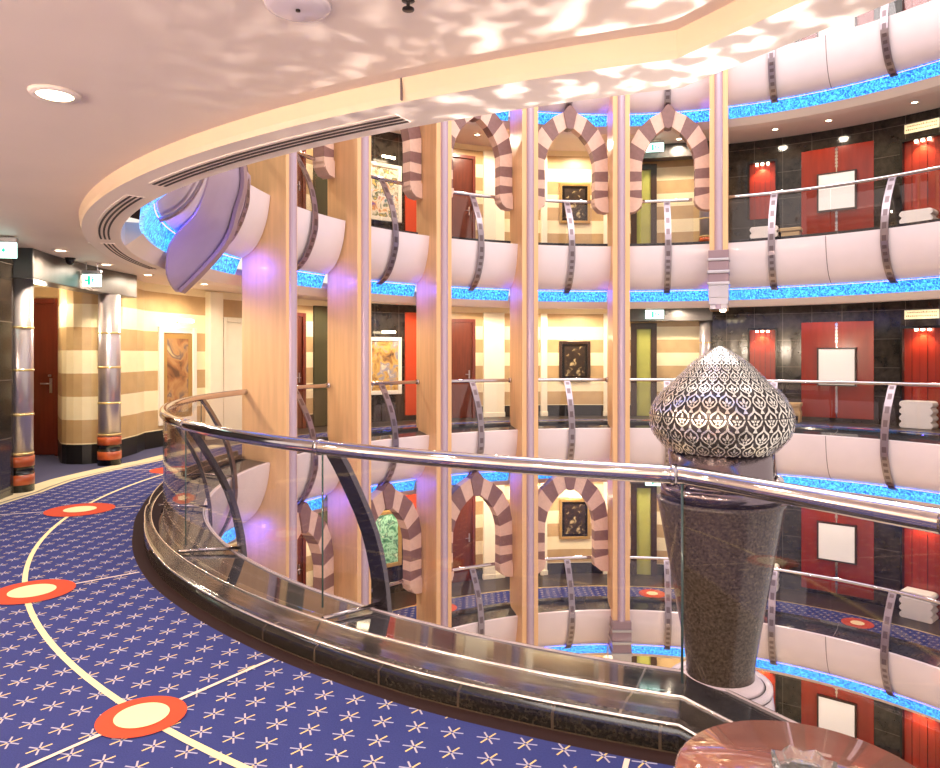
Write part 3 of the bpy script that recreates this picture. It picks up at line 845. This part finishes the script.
dn = 0
for k in (-2, -1, 0, 1, 2):
    L = LVL[k]
    # right-hand lobby
    REDP.at(*ring_at(52.3, RW, k*H), 'tall red lacquer wall panel with chrome centre strip on the %s' % L, 'red lacquer wall panels')
    WLAMP.at(*ring_at(52.25, RW, k*H+.82), 'square white lit wall lamp on the red panel of the %s' % L, 'square white wall lamps')
    NICHE1.at(*ring_at(62.9, RW, k*H+.80), 'narrow red lit niche in dark marble on the %s' % L, 'narrow red niches')
    NICHE2.at(*ring_at(40.9, RW, k*H+.02), 'wide red lit niche under a pale sign on the %s' % L, 'wide red niches')
    PLINTH.at(*ring_at(62.5, RW, k*H), 'white wavy plinth below the narrow red niche on the %s' % L, 'white wavy plinths')
    PLINTH.at(*ring_at(41.1, RW-.05, k*H), 'white wavy plinth in the wide red niche on the %s' % L, 'white wavy plinths')
    PLAQ.at(*ring_at(41.2, RW, k*H+2.27), 'pale inscribed sign above the wide red niche on the %s' % L, 'pale inscribed signs')
    for t, h_ in ((62.9, 2.02), (40.9, 2.0)):
        p = PT(t, RW-.16, k*H+h_+.02); q = PT(t, RW-.02, k*H+h_-.8)
        spot(p, q, 42, 110)
    if k in (0, 1):
        bm = bmesh.new(); box(bm, (0, 0, .2), (.34, .42, .10)); box(bm, (0, 0, .40), (.36, .44, .08))
        for x in (-.14, .14):
            for y in (-.18, .18): box(bm, (x, y, .09), (.04, .04, .18))
        box(bm, (0, 0, .29), (.30, .38, .14))
        tag(finish(bm, 'stool', ['stool'], loc=PT(58.3, 8.0, k*H), rot=R_(58.3), bev=.015), 'small beige stool beside red panel on the %s' % L, 'stool')
    # bay E: olive door and striped wall with a metal column
    if k > -2 or True:
        door_thing(1, 79.4, 83.6, 2.3, 'olive', 'dark_frame', k, 'brown framed olive door behind the fifth pillar on the %s' % L, handle=False, fw=.14)
        COLN.at(PT(71.6, 8.25, k*H), 0, 'satin metal column beside the dark marble corner on the %s' % L, 'satin metal columns')
        bm = bmesh.new(); sweep(bm, PT, [(8.02, 2.34), (8.02, 2.66), (8.35, 2.66), (8.35, 2.34)], rng(70.5, 85, 1.5))
        structure(finish(bm, 'trim_2', ['beam'], loc=(0, 0, k*H)), 'dark beam over the olive door on the %s' % L)
    # bay D: niche with dark picture
    picture_thing(93.0, k, .78, .86, 1.86, 'frame_gold' if k != 0 else 'dark_frame', 'pic_dark', .07, 'dark still life picture %s on the %s' % (('in gilded frame' if k else 'in dark frame'), L), mat_in='black')
    PICL.at(*ring_at(93.0, RW, k*H+1.93), 'brass picture light over the dark still life on the %s' % L, 'brass picture lights')
    for t, n_ in ((98.3, 'left of'), (87.6, 'right of')):
        PIL_N.at(*ring_at(t, RW, k*H), 'slim cream pilaster %s the dark still life on the %s' % (n_, L))
    # bay C: brown door, broad pilaster
    door_thing(2, 110.3, 115.6, 2.38, 'door_brown', 'door_red', k, 'brown wooden room door beside broad cream pilaster on the %s' % L)
    PIL_W.at(*ring_at(107.0, RW, k*H), 'broad cream pilaster beside the brown room door on the %s' % L)
    # bay B: picture on dark marble, orange red panel
    pm = {1: 'pic_color', 0: 'pic_warm', -1: 'pic_green', -2: 'pic_warm', 2: 'pic_color'}[k]
    fd = {1: 'bright figures', 0: 'a warm room scene', -1: 'a green landscape', -2: 'a warm room scene', 2: 'bright figures'}[k]
    picture_thing(126.0, k, .86, .62, 1.92, 'frame_white' if k != -1 else 'frame_gold', pm, .09, 'large picture of %s on dark marble, %s' % (fd, L))
    PICL.at(*ring_at(126.0, RW, k*H+2.0), 'bright picture light over %s on the %s' % (fd, L), 'brass picture lights')
    slab('wall_panel', 'wall panel', 120.9, k, .46, .12, 2.5, .04, 'redpanel', 'orange red lacquer panel beside the dark marble wall on the %s' % L)
    # bay A: brown door, dark green panel
    door_thing(3, 139.9, 145.2, 2.38, 'door_brown', 'door_red', k, 'brown room door behind the first pillar on the %s' % L)
    slab('wall_panel', 'wall panel', 136.9, k, .42, .02, 2.55, .05, 'green_dark', 'dark green panel between striped walls on the %s' % L)
    # lamps of this gallery
    if k <= 1:
        for t in (22, 40.5, 52.5, 60.5):
            down(t, 7.75, k, 'round downlight above the red lobby wall at %s on the %s' % ({22: 'the far end', 40.5: 'the wide niche', 52.5: 'the red panel', 60.5: 'the narrow niche'}[t], L))
            dspot(PT(t, 7.75, k*H+ZC-.03), 36)
        for b, t in ((0, 76), (1, 92), (1, 99.5), (2, 112), (3, 126), (4, 139)):
            down(t, 7.7, k, 'downlight on the %s %s%s' % (L, BN[b], {99.5: ', left one', 92: ', right one'}.get(t, '')))
            dspot(PT(t, 7.7, k*H+ZC-.03), 105)
    else:
        for t in (30, 52, 78, 98, 118, 140): point(PT(t, 7.5, k*H+2.6), 40)

# light wall ends left
for k in (1, -1, -2):
    for t in (160, 182): dspot(PT(t, 7.7, k*H+ZC-.03), 80)

# eye-level corridor left of the first pillar
picture_thing(160.9, 0, arcw(157.9, 163.9), .35, 1.98, 'frame_white', 'pic_foyer', .10, 'tall brown foyer painting in pale frame left of first pillar', mat_in='frame_gold')
PICL.at(*ring_at(160.9, RW, 2.06), 'bright picture light over the tall foyer painting', 'brass picture lights')
bm = bmesh.new(); wbox(bm, -.16, .16, 0, 2.64, -.02, .12)
structure(finish(bm, 'trim_5', ['cream'], loc=PT(155.2, RW, 0), rot=R_(155.2), bev=.01), 'white pilaster right of the tall foyer painting')
door_thing(4, 149.6, 153.8, 2.2, 'cream', 'cream', 0, 'cream recessed door between white pilaster and first pillar', handle=False)
# mahogany door in the alcove
dr = empty('door_5', (-6.55, 10.74, 0), 0, 'mahogany door with steel handle between the two metal columns', 'door', kind='structure')
bm = bmesh.new()
for x0, x1, a, b in ((-.56, -.46, 0, 2.36), (.32, .40, 0, 2.36), (-.46, .32, 2.28, 2.36)): box(bm, ((x0+x1)/2, .03, (a+b)/2), (x1-x0, .1, b-a))
finish(bm, 'door_frame', ['door_red'], dr, bev=.006)
bm = bmesh.new(); box(bm, (-.07, .05, 1.145), (.78, .05, 2.27)); lf = finish(bm, 'door_leaf', ['door_red'], dr, bev=.004)
bm = bmesh.new(); box(bm, (.245, .02, 1.05), (.035, .012, .22)); tube(bm, [(.245, .015, 1.08), (.245, -.035, 1.08), (.12, -.035, 1.08)], .011, 8); tube(bm, [(.24, .015, 1.2), (.24, -.02, 1.2)], .018, 10)
finish(bm, 'door_handle', ['steel'], lf)
point(PT(177, 9.0, 2.2), 22)
for t in (190.8, 181.7, 173, 163): dspot(PT(t, 7.71, ZC-.03), 85)
down(190.8, 7.72, 0, 'round downlight over the threshold near the first metal column')
down(181.7, 7.70, 0, 'round downlight over the threshold near the second metal column')
down(173, 7.75, 0, 'round downlight over the corridor before the striped wall block')
down(163, 7.7, 0, 'round downlight over the corridor before the tall foyer painting')

# big downlight on the near ceiling
bd = empty('downlight', PT(231.53, 7.881, ZC), 0, 'bright round downlight alone on the near ceiling', 'ceiling light')
bm = bmesh.new(); lathe(bm, [(.075, -.014), (.10, -.014), (.107, 0), (.07, 0)], 28); finish(bm, 'trim_ring', ['soffit'], bd)
bm = bmesh.new(); lathe(bm, [(0, -.010), (.075, -.010), (.075, 0), (0, 0)], 28); finish(bm, 'lens', ['glow'], bd)
# round cover plate, sprinkler
sp_ = empty('ceiling_speaker', (-.574, 2.387, ZC), 0, 'round white cover plate on the near ceiling', 'ceiling speaker')
bm = bmesh.new(); lathe(bm, [(0, -.016), (.085, -.016), (.105, -.010), (.112, 0), (0, 0)], 32); finish(bm, 'cover', ['white'], sp_)
bm = bmesh.new(); lathe(bm, [(0, -.022), (.008, -.022), (.008, -.014), (0, -.014)], 10); finish(bm, 'screw', ['dark_slot'], sp_)
bm = bmesh.new(); lathe(bm, [(0, -.03), (.02, -.03), (.02, -.025), (.006, -.022), (.006, -.004), (.022, 0), (0, 0)], 14)
tag(finish(bm, 'sprinkler', ['dark_slot'], loc=(-.204, 2.36, ZC)), 'tiny dark sprinkler head on the near ceiling', 'sprinkler')
# dome camera
cm = empty('security_camera', (-4.79, 8.57, ZC), 0, 'small black dome camera under the ceiling between two exit signs', 'camera')
bm = bmesh.new(); lathe(bm, [(0, -.03), (.055, -.03), (.06, 0), (0, 0)], 20); finish(bm, 'mount', ['dark_slot'], cm)
bm = bmesh.new(); lathe(bm, [(0, -.085)] + [(.05*math.cos(R_(a)), -.03-.055*math.sin(R_(a))) for a in (75, 55, 35, 15, 0)], 20); finish(bm, 'dome', ['glazed'], cm)

# slotted air vents in the lowered ring
def vent(t0, t1, lab, r0=6.925, r1=7.045):
    org = PT((t0+t1)/2, 6.98, H-1.357); root = empty('air_vent', org, 0, lab, 'air vent', 'slotted air vents')
    pt = lambda t, r, z=0.0: PT(t, r, z) - Vector((org.x, org.y, 0))
    ts = rng(t0, t1, 1)
    bm = bmesh.new(); sweep(bm, pt, [(r0, -.006), (r1, -.006), (r1, .002), (r0, .002)], ts); finish(bm, 'frame', ['soffit'], root)
    w = (r1-r0); 
    for i in range(3):
        a = r0 + w*(.12 + .29*i); bm = bmesh.new(); sweep(bm, pt, [(a, -.009), (a+w*.13, -.009), (a+w*.13, -.005), (a, -.005)], ts); finish(bm, 'slot', ['vent_dark'], root)
vent(224.2, 241.3, 'long slotted air vent in the ceiling ring above the near handrail')
vent(203.6, 220.6, 'slotted air vent in the ceiling ring where it turns, dark lines')
vent(184.5, 201.2, 'slotted air vent in the ceiling ring beside the blue lit strip')
# fascia joint line
bm = bmesh.new(); box(bm, (0, 0, 0), (.012, .006, .10))
structure(finish(bm, 'trim_3', ['seam'], loc=PT(242.2, 7.168, H-1.305), rot=R_(242.2)), 'thin joint line in the ceiling fascia')

# exit signs
def exit_sign(loc, rz, w, h, lab, hang=.12, arrow=1):
    root = empty('exit_sign', loc, rz, lab, 'sign', 'green exit signs'); bm = bmesh.new()
    for x in (-w*.3, w*.3): tube(bm, [(x, 0, 0), (x, 0, -hang)], .006, 6)
    finish(bm, 'hanger', ['steel'], root)
    bm = bmesh.new(); box(bm, (0, 0, -hang-.025), (w*1.02, .06, .05)); finish(bm, 'housing', ['steel'], root, bev=.006)
    bm = bmesh.new(); box(bm, (0, 0, -hang-.05-h/2), (w, .018, h)); pl = finish(bm, 'lit_plate', ['exit_white'], root)
    bm = bmesh.new(); zc = -hang-.05-h/2; y = -.0105; q = h*.9
    def ploy(pts): prism(bm, [(a*q, zc+b*q) for a, b in pts], y-.001, y+.001)
    # doorway block with a running figure and an arrow
    ploy([(-.35, -.42), (-.12, -.42), (-.12, .42), (-.35, .42)])
    n = 12; ploy([(.12+.08*math.cos(2*PI*i/n), .30+.08*math.sin(2*PI*i/n)) for i in range(n)])
    ploy([(.02, .18), (.16, .20), (.14, -.04), (.02, -.08)]); ploy([(.04, -.06), (.13, -.06), (.24, -.38), (.16, -.40)])
    ploy([(.02, -.06), (.10, -.06), (-.06, -.24), (-.10, -.18)]); ploy([(.14, .18), (.30, .06), (.27, .0), (.12, .10)])
    s = arrow; ploy([(s*.62, .0), (s*.46, .22), (s*.46, .08), (s*.36, .08), (s*.36, -.08), (s*.46, -.08), (s*.46, -.22)][::s])
    finish(bm, 'running_figure', ['exit_green'], pl)
    return root
exit_sign((-4.62, 6.98, ZC), R_(10), .36, .15, 'green and white exit sign hanging nearest the black marble wall', .015, 1)
exit_sign((-4.758, 9.0, ZC), R_(8), .22, .15, 'green and white exit sign hanging before the second metal column', .10, -1)
bm = bmesh.new(); box(bm, (0, 0, 0), (.30, .02, .11)); es = finish(bm, 'exit_sign', ['exit_green'], loc=(-5.19, 8.88, 2.46), rot=R_(78-0)); tag(es, 'small teal lit sign fixed on the dark beam', 'sign')
for k in (-1, 0, 1):
    p = PT(80.2, 7.6, k*H+ZC); exit_sign(p, R_(80.2-90), .42, .2, 'pale green exit sign hanging before the olive door on the %s' % LVL[k], .05, 1)

# ------------------------------------------------------------------ pedestal, dome lantern, table
YP = 3.52; XP = (720-470)/715.27*YP; SP = YP/715.27
zpt = 1.5 - 142*SP; rpt = 65*SP*.945; zb = -.098
# rounded shelf of the near balustrade that carries the pedestal
so_ = Vector((XP, YP, zb)) - PT(225, RR, 0)
bm = bmesh.new(); lathe(bm, [(0, -.03), (.21, -.03), (.225, -.015), (.225, -.002), (0, -.002)], 40, c=so_); shf = finish(bm, 'pedestal_shelf', ['ledge'], NEAR)
bm = bmesh.new(); lathe(bm, [(.21, -.02), (.243, -.02), (.241, .004), (.225, .004), (.21, -.001)], 40, c=so_); finish(bm, 'white_rim', ['white'], shf)
bm = bmesh.new(); lathe(bm, [(.24, -.03), (.25, -.1), (.22, -.35), (.15, -.65), (.05, -.92), (0, -1.0)], 32, c=so_); finish(bm, 'shelf_hull', ['white'], shf)

pd = empty('pedestal', (XP, YP, zb), 0, 'tapered speckled granite pedestal standing behind the glass under the dome', 'pedestal')
hp = zpt - zb
bm = bmesh.new(); lathe(bm, [(0, 0), (.160, 0), (.160, .02), (.163, .10)] + [(.163 + (rpt-.163)*q**1.05, .10 + (hp-.10)*q) for q in (.2, .4, .6, .8, .97)] + [(rpt, hp-.008), (rpt-.008, hp), (0, hp)], 48); finish(bm, 'granite_body', ['pedestal'], pd)
bm = bmesh.new(); lathe(bm, [(.160, 0), (.205, 0), (.195, .012), (.178, .022), (.160, .035)], 40); finish(bm, 'white_skirt', ['white'], pd)

dm = empty('dome_lantern', (XP, YP, zpt), 0, 'silver filigree onion dome on the granite pedestal', 'dome lantern')
hn = (497.7-450)*SP + .012
bm = bmesh.new(); lathe(bm, [(0, 0), (rpt-.02, 0), (rpt-.02, .06), (rpt-.03, .068), (51.5*SP, .07), (50.5*SP, .08), (50.5*SP, hn), (0, hn)], 48); finish(bm, 'neck', ['neck_metal'], dm)
for a in (0, 24, 180, 204, 270-40, 270+40, 90):
    bm = bmesh.new(); rb = .030; ca, sa = math.cos(R_(a-20)), math.sin(R_(a-20))
    lathe(bm, [(0, -rb)] + [(rb*math.cos(R_(q)), rb*math.sin(R_(q))) for q in rng(-75, 75, 15)] + [(0, rb)], 16, c=(ca*(rpt-.042), sa*(rpt-.042), rb+.067)); finish(bm, 'chrome_ball', ['chrome'], dm)
DP = [(r*.945, y if y < 420 else 420+(y-420)*.72) for r, y in [(54, 461.7), (61, 452), (68, 441), (71.5, 430), (72.5, 420), (71.5, 411), (68, 403), (63.5, 396), (58, 390), (52, 385), (46, 379.5), (38, 372), (30, 364), (21, 357.5), (12, 352), (5, 348), (.5, 346)]]
zpx = lambda y: (1.5 + (355.66-y)*SP) - zpt
dprof = smoothpath([(r*SP, zpx(y)) for r, y in DP], 3)
bm = bmesh.new(); lathe(bm, [(0, dprof[0][1])] + [(max(r-.004, .0005), z) for r, z in dprof], 56); finish(bm, 'dome_shell', ['dome_dark'], dm)
cum = [0]
for a, b in zip(dprof, dprof[1:]): cum.append(cum[-1] + math.hypot(a[0]-b[0], a[1]-b[1]))
def dsurf(ang, s, off):
    s = min(max(s, 0), cum[-1]-1e-6); i = 0
    while i < len(cum)-2 and cum[i+1] < s: i += 1
    f = (s-cum[i])/(cum[i+1]-cum[i]); a, b = dprof[i], dprof[i+1]
    r = a[0]+(b[0]-a[0])*f; z = a[1]+(b[1]-a[1])*f; d = Vector((b[0]-a[0], b[1]-a[1])).normalized(); r += d.y*off; z += -d.x*off
    return Vector((r*math.cos(ang), r*math.sin(ang), z))
bm = bmesh.new()
def dpoly(ang0, s0, w, h, pts, off=.003):
    vs = [bm.verts.new(dsurf(ang0 + a*w, s0 + b*h, off)) for a, b in pts]
    try: bm.faces.new(vs)
    except ValueError: pass
leaf = lambda cx, cy, l, wd, an: [(cx + (u*l)*math.sin(an) + (v*wd)*math.cos(an), cy + (u*l)*math.cos(an) - (v*wd)*math.sin(an)) for u, v in ((0, 0), (.35, .5), (.7, .38), (1, 0), (.7, -.38), (.35, -.5))]
rows = [(0.0, 26), (.062, 26), (.128, 26), (.196, 26), (.262, 26), (.322, 26), (.376, 22), (.424, 17), (.466, 12), (.502, 8)]
hts = [.064, .068, .070, .068, .062, .056, .050, .044, .038, .034]
Ltot = cum[-1]; scl = Ltot/.545
for ri, ((s0, n), hh) in enumerate(zip(rows, hts)):
    w = 2*PI/n
    for j in range(n):
        a0 = (j + (.5 if ri % 2 else 0))*w
        def D(p, off=.003): dpoly(a0, s0*scl, w, hh*scl, p, off)
        # ogee outline in two strokes, palmette inside, small triangle between
        for s in (-1, 1):
            o = [(s*.03, .02), (s*.31, .20), (s*.465, .46), (s*.385, .72), (s*.16, .88), (0, 1.02)]
            q = [(s*.0, .13), (s*.235, .25), (s*.375, .47), (s*.30, .66), (s*.10, .79), (0, .88)]
            for i in range(5): D([o[i], o[i+1], q[i+1], q[i]])
        D(leaf(0, .36, .40, .17, 0)); D(leaf(-.05, .33, .30, .13, -.85)); D(leaf(.05, .33, .30, .13, .85)); D(leaf(-.02, .30, .14, .12, -2.1)); D(leaf(.02, .30, .14, .12, 2.1))
        D([(.36, .80), (.64, .80), (.5, 1.08)]); D([(.42, .0), (.58, .0), (.5, .24)])
finish(bm, 'filigree', ['silver_dome'], dm)
for s in (.29, .62):
    i = min(range(len(cum)), key=lambda q: abs(cum[q]-s*cum[-1])); r, z = dprof[i]
    bm = bmesh.new(); tube(bm, [(r*1.004*math.cos(2*PI*k/48), r*1.004*math.sin(2*PI*k/48), z) for k in range(48)], .0035, 6, closed=True); finish(bm, 'seam_band', ['dome_dark'], dm)

# round stone side table with a crystal ashtray
TZ = .60; tY = 1.50; tX = .715; tr = .275
tb = empty('side_table', (tX, tY, 0), 0, 'round rose brown stone side table in the corner by the kerb', 'table')
bm = bmesh.new(); lathe(bm, [(0, TZ-.03), (tr-.02, TZ-.03), (tr, TZ-.022), (tr, TZ-.008), (tr-.008, TZ), (0, TZ)], 64); finish(bm, 'table_top', ['copper_table'], tb)
bm = bmesh.new(); lathe(bm, [(.03, .03), (.03, TZ-.03), (0, TZ-.03)], 20); finish(bm, 'stem', ['chrome'], tb)
bm = bmesh.new(); lathe(bm, [(0, 0), (.17, 0), (.17, .015), (.05, .035), (.0, .035)], 32); finish(bm, 'foot', ['chrome'], tb)
ash = empty('ashtray', (tX-.005, tY+.02, TZ), 0, 'clear scalloped crystal ashtray on the stone side table', 'ashtray')
bm = bmesh.new(); n = 32; rws = []
for r, z in ((0, .0), (.048, .0), (.058, .012), (.066, .032), (.058, .034), (.047, .014), (0, .012)):
    if r == 0: rws.append([bm.verts.new((0, 0, z))])
    else: rws.append([bm.verts.new((r*(1+.06*math.cos(8*2*PI*k/n))*math.cos(2*PI*k/n), r*(1+.06*math.cos(8*2*PI*k/n))*math.sin(2*PI*k/n), z + (.004*math.cos(8*2*PI*k/n) if z > .03 else 0))) for k in range(n)])
for A, B in zip(rws, rws[1:]):
    for k in range(n):
        a = [A[0]] if len(A) == 1 else [A[k], A[(k+1) % n]]; b = [B[0]] if len(B) == 1 else [B[(k+1) % n], B[k]]
        bm.faces.new(a+b)
finish(bm, 'bowl', ['crystal'], ash)

# ------------------------------------------------------------------ light
# patterned spot added above the dome, imitating reflected light patches on the ceiling
gd = bpy.data.lights.new('ceiling_pattern_spot', 'SPOT'); gd.energy = 120; gd.color = (1, .90, .80); gd.spot_size = R_(150); gd.spot_blend = .9; gd.shadow_soft_size = .01
go = bpy.data.objects.new('ceiling_pattern_spot', gd); COL.objects.link(go); go.location = (XP-.05, YP-.1, 1.62); go.rotation_euler = (PI, 0, 0)
gd.use_nodes = True; nt = gd.node_tree; em = nt.nodes['Emission']
tc = nt.nodes.new('ShaderNodeTexCoord'); sx = nt.nodes.new('ShaderNodeSeparateXYZ'); nt.links.new(tc.outputs['Normal'], sx.inputs[0])
ab = nt.nodes.new('ShaderNodeMath'); ab.operation = 'ABSOLUTE'; nt.links.new(sx.outputs[2], ab.inputs[0])
mx_ = nt.nodes.new('ShaderNodeMath'); mx_.operation = 'MAXIMUM'; mx_.inputs[1].default_value = .12; nt.links.new(ab.outputs[0], mx_.inputs[0])
dx = nt.nodes.new('ShaderNodeMath'); dx.operation = 'DIVIDE'; nt.links.new(sx.outputs[0], dx.inputs[0]); nt.links.new(mx_.outputs[0], dx.inputs[1])
dy = nt.nodes.new('ShaderNodeMath'); dy.operation = 'DIVIDE'; nt.links.new(sx.outputs[1], dy.inputs[0]); nt.links.new(mx_.outputs[0], dy.inputs[1])
cb = nt.nodes.new('ShaderNodeCombineXYZ'); nt.links.new(dx.outputs[0], cb.inputs[0]); nt.links.new(dy.outputs[0], cb.inputs[1])
nz = nt.nodes.new('ShaderNodeTexNoise'); nz.inputs['Scale'].default_value = 8; nz.inputs['Detail'].default_value = 1; nz.inputs['Distortion'].default_value = .15; nt.links.new(cb.outputs[0], nz.inputs['Vector'])
mr = nt.nodes.new('ShaderNodeMapRange'); mr.inputs[1].default_value = .48; mr.inputs[2].default_value = .74; mr.inputs[3].default_value = .18; mr.inputs[4].default_value = 2.2; nt.links.new(nz.outputs[0], mr.inputs[0])
lf_ = nt.nodes.new('ShaderNodeLightFalloff'); nt.links.new(mr.outputs[0], lf_.inputs['Strength']); nt.links.new(lf_.outputs['Linear'], em.inputs['Strength'])

def area(loc, aim, w, sx_, sy_, col, name):
    d = bpy.data.lights.new(name, 'AREA'); d.shape = 'RECTANGLE'; d.size = sx_; d.size_y = sy_; d.energy = w; d.color = col
    o = bpy.data.objects.new(name, d); COL.objects.link(o); o.location = loc; o.rotation_euler = (Vector(aim)-Vector(loc)).to_track_quat('-Z', 'Y').to_euler()
    return o
area((CX, CY, 2*H+3.2), (CX, CY, 0), 900, 9, 9, (1, .93, .90), 'atrium_skylight')
# blue spots added near the strips, washing the pillar sides and the shield
def wash(t, k, tf, w): spot(PT(t, 6.42, k*H-1.10), PT(tf, 6.3, k*H-1.22), w, 125, col=(.11, .07, 1), rad=.03, blend=1, name='blue_wash_spot')
for k in (0, 1, 2):
    for b in range(5):
        if k < 2 or b < 3: wash(FIN[b]+5.5, k, FIN[b]+1.6, 16)
wash(172.2, 1, 168.8, 22); wash(172.2, 0, 168.8, 18); wash(196, 1, 187, 22)
dspot(PT(231.53, 7.88, ZC-.03), 60)
for t, r in ((238, 10.2), (216, 9.0), (252, 10.8), (262, 9.4), (246, 8.9)): dspot(PT(t, r, ZC-.03), 50)
for t in (216, 228, 240, 252, 268): point(PT(t, 11.6, 1.75), 105, col=(1, .84, .72), rad=.12, name='near_ceiling_fill')  # unseen fill points added to brighten the near ceiling, no fixtures behind them

w = bpy.data.worlds.new('ambient'); SC.world = w; w.use_nodes = True
w.node_tree.nodes['Background'].inputs[0].default_value = (1, .86, .78, 1); w.node_tree.nodes['Background'].inputs[1].default_value = .8

# ------------------------------------------------------------------ camera
cd = bpy.data.cameras.new('camera'); co = bpy.data.objects.new('camera', cd); COL.objects.link(co); SC.camera = co
co.location = (0, 0, 1.5); co.rotation_euler = (PI/2, 0, 0)
cd.sensor_fit = 'HORIZONTAL'; cd.sensor_width = 36; cd.lens = 36*715.27/940; cd.shift_y = -(384-355.66)/940; cd.clip_start = .05

SC.view_settings.view_transform = 'Standard'; SC.view_settings.look = 'None'; SC.view_settings.gamma = 1
SC.view_settings.exposure = .5
SC.view_settings.use_curve_mapping = False
SC.cycles.use_denoising = True
SC.cycles.transparent_max_bounces = 24
SC.cycles.max_bounces = 8
SC.cycles.sample_clamp_indirect = 6
SC.cycles.caustics_reflective = False
SC.cycles.caustics_refractive = False
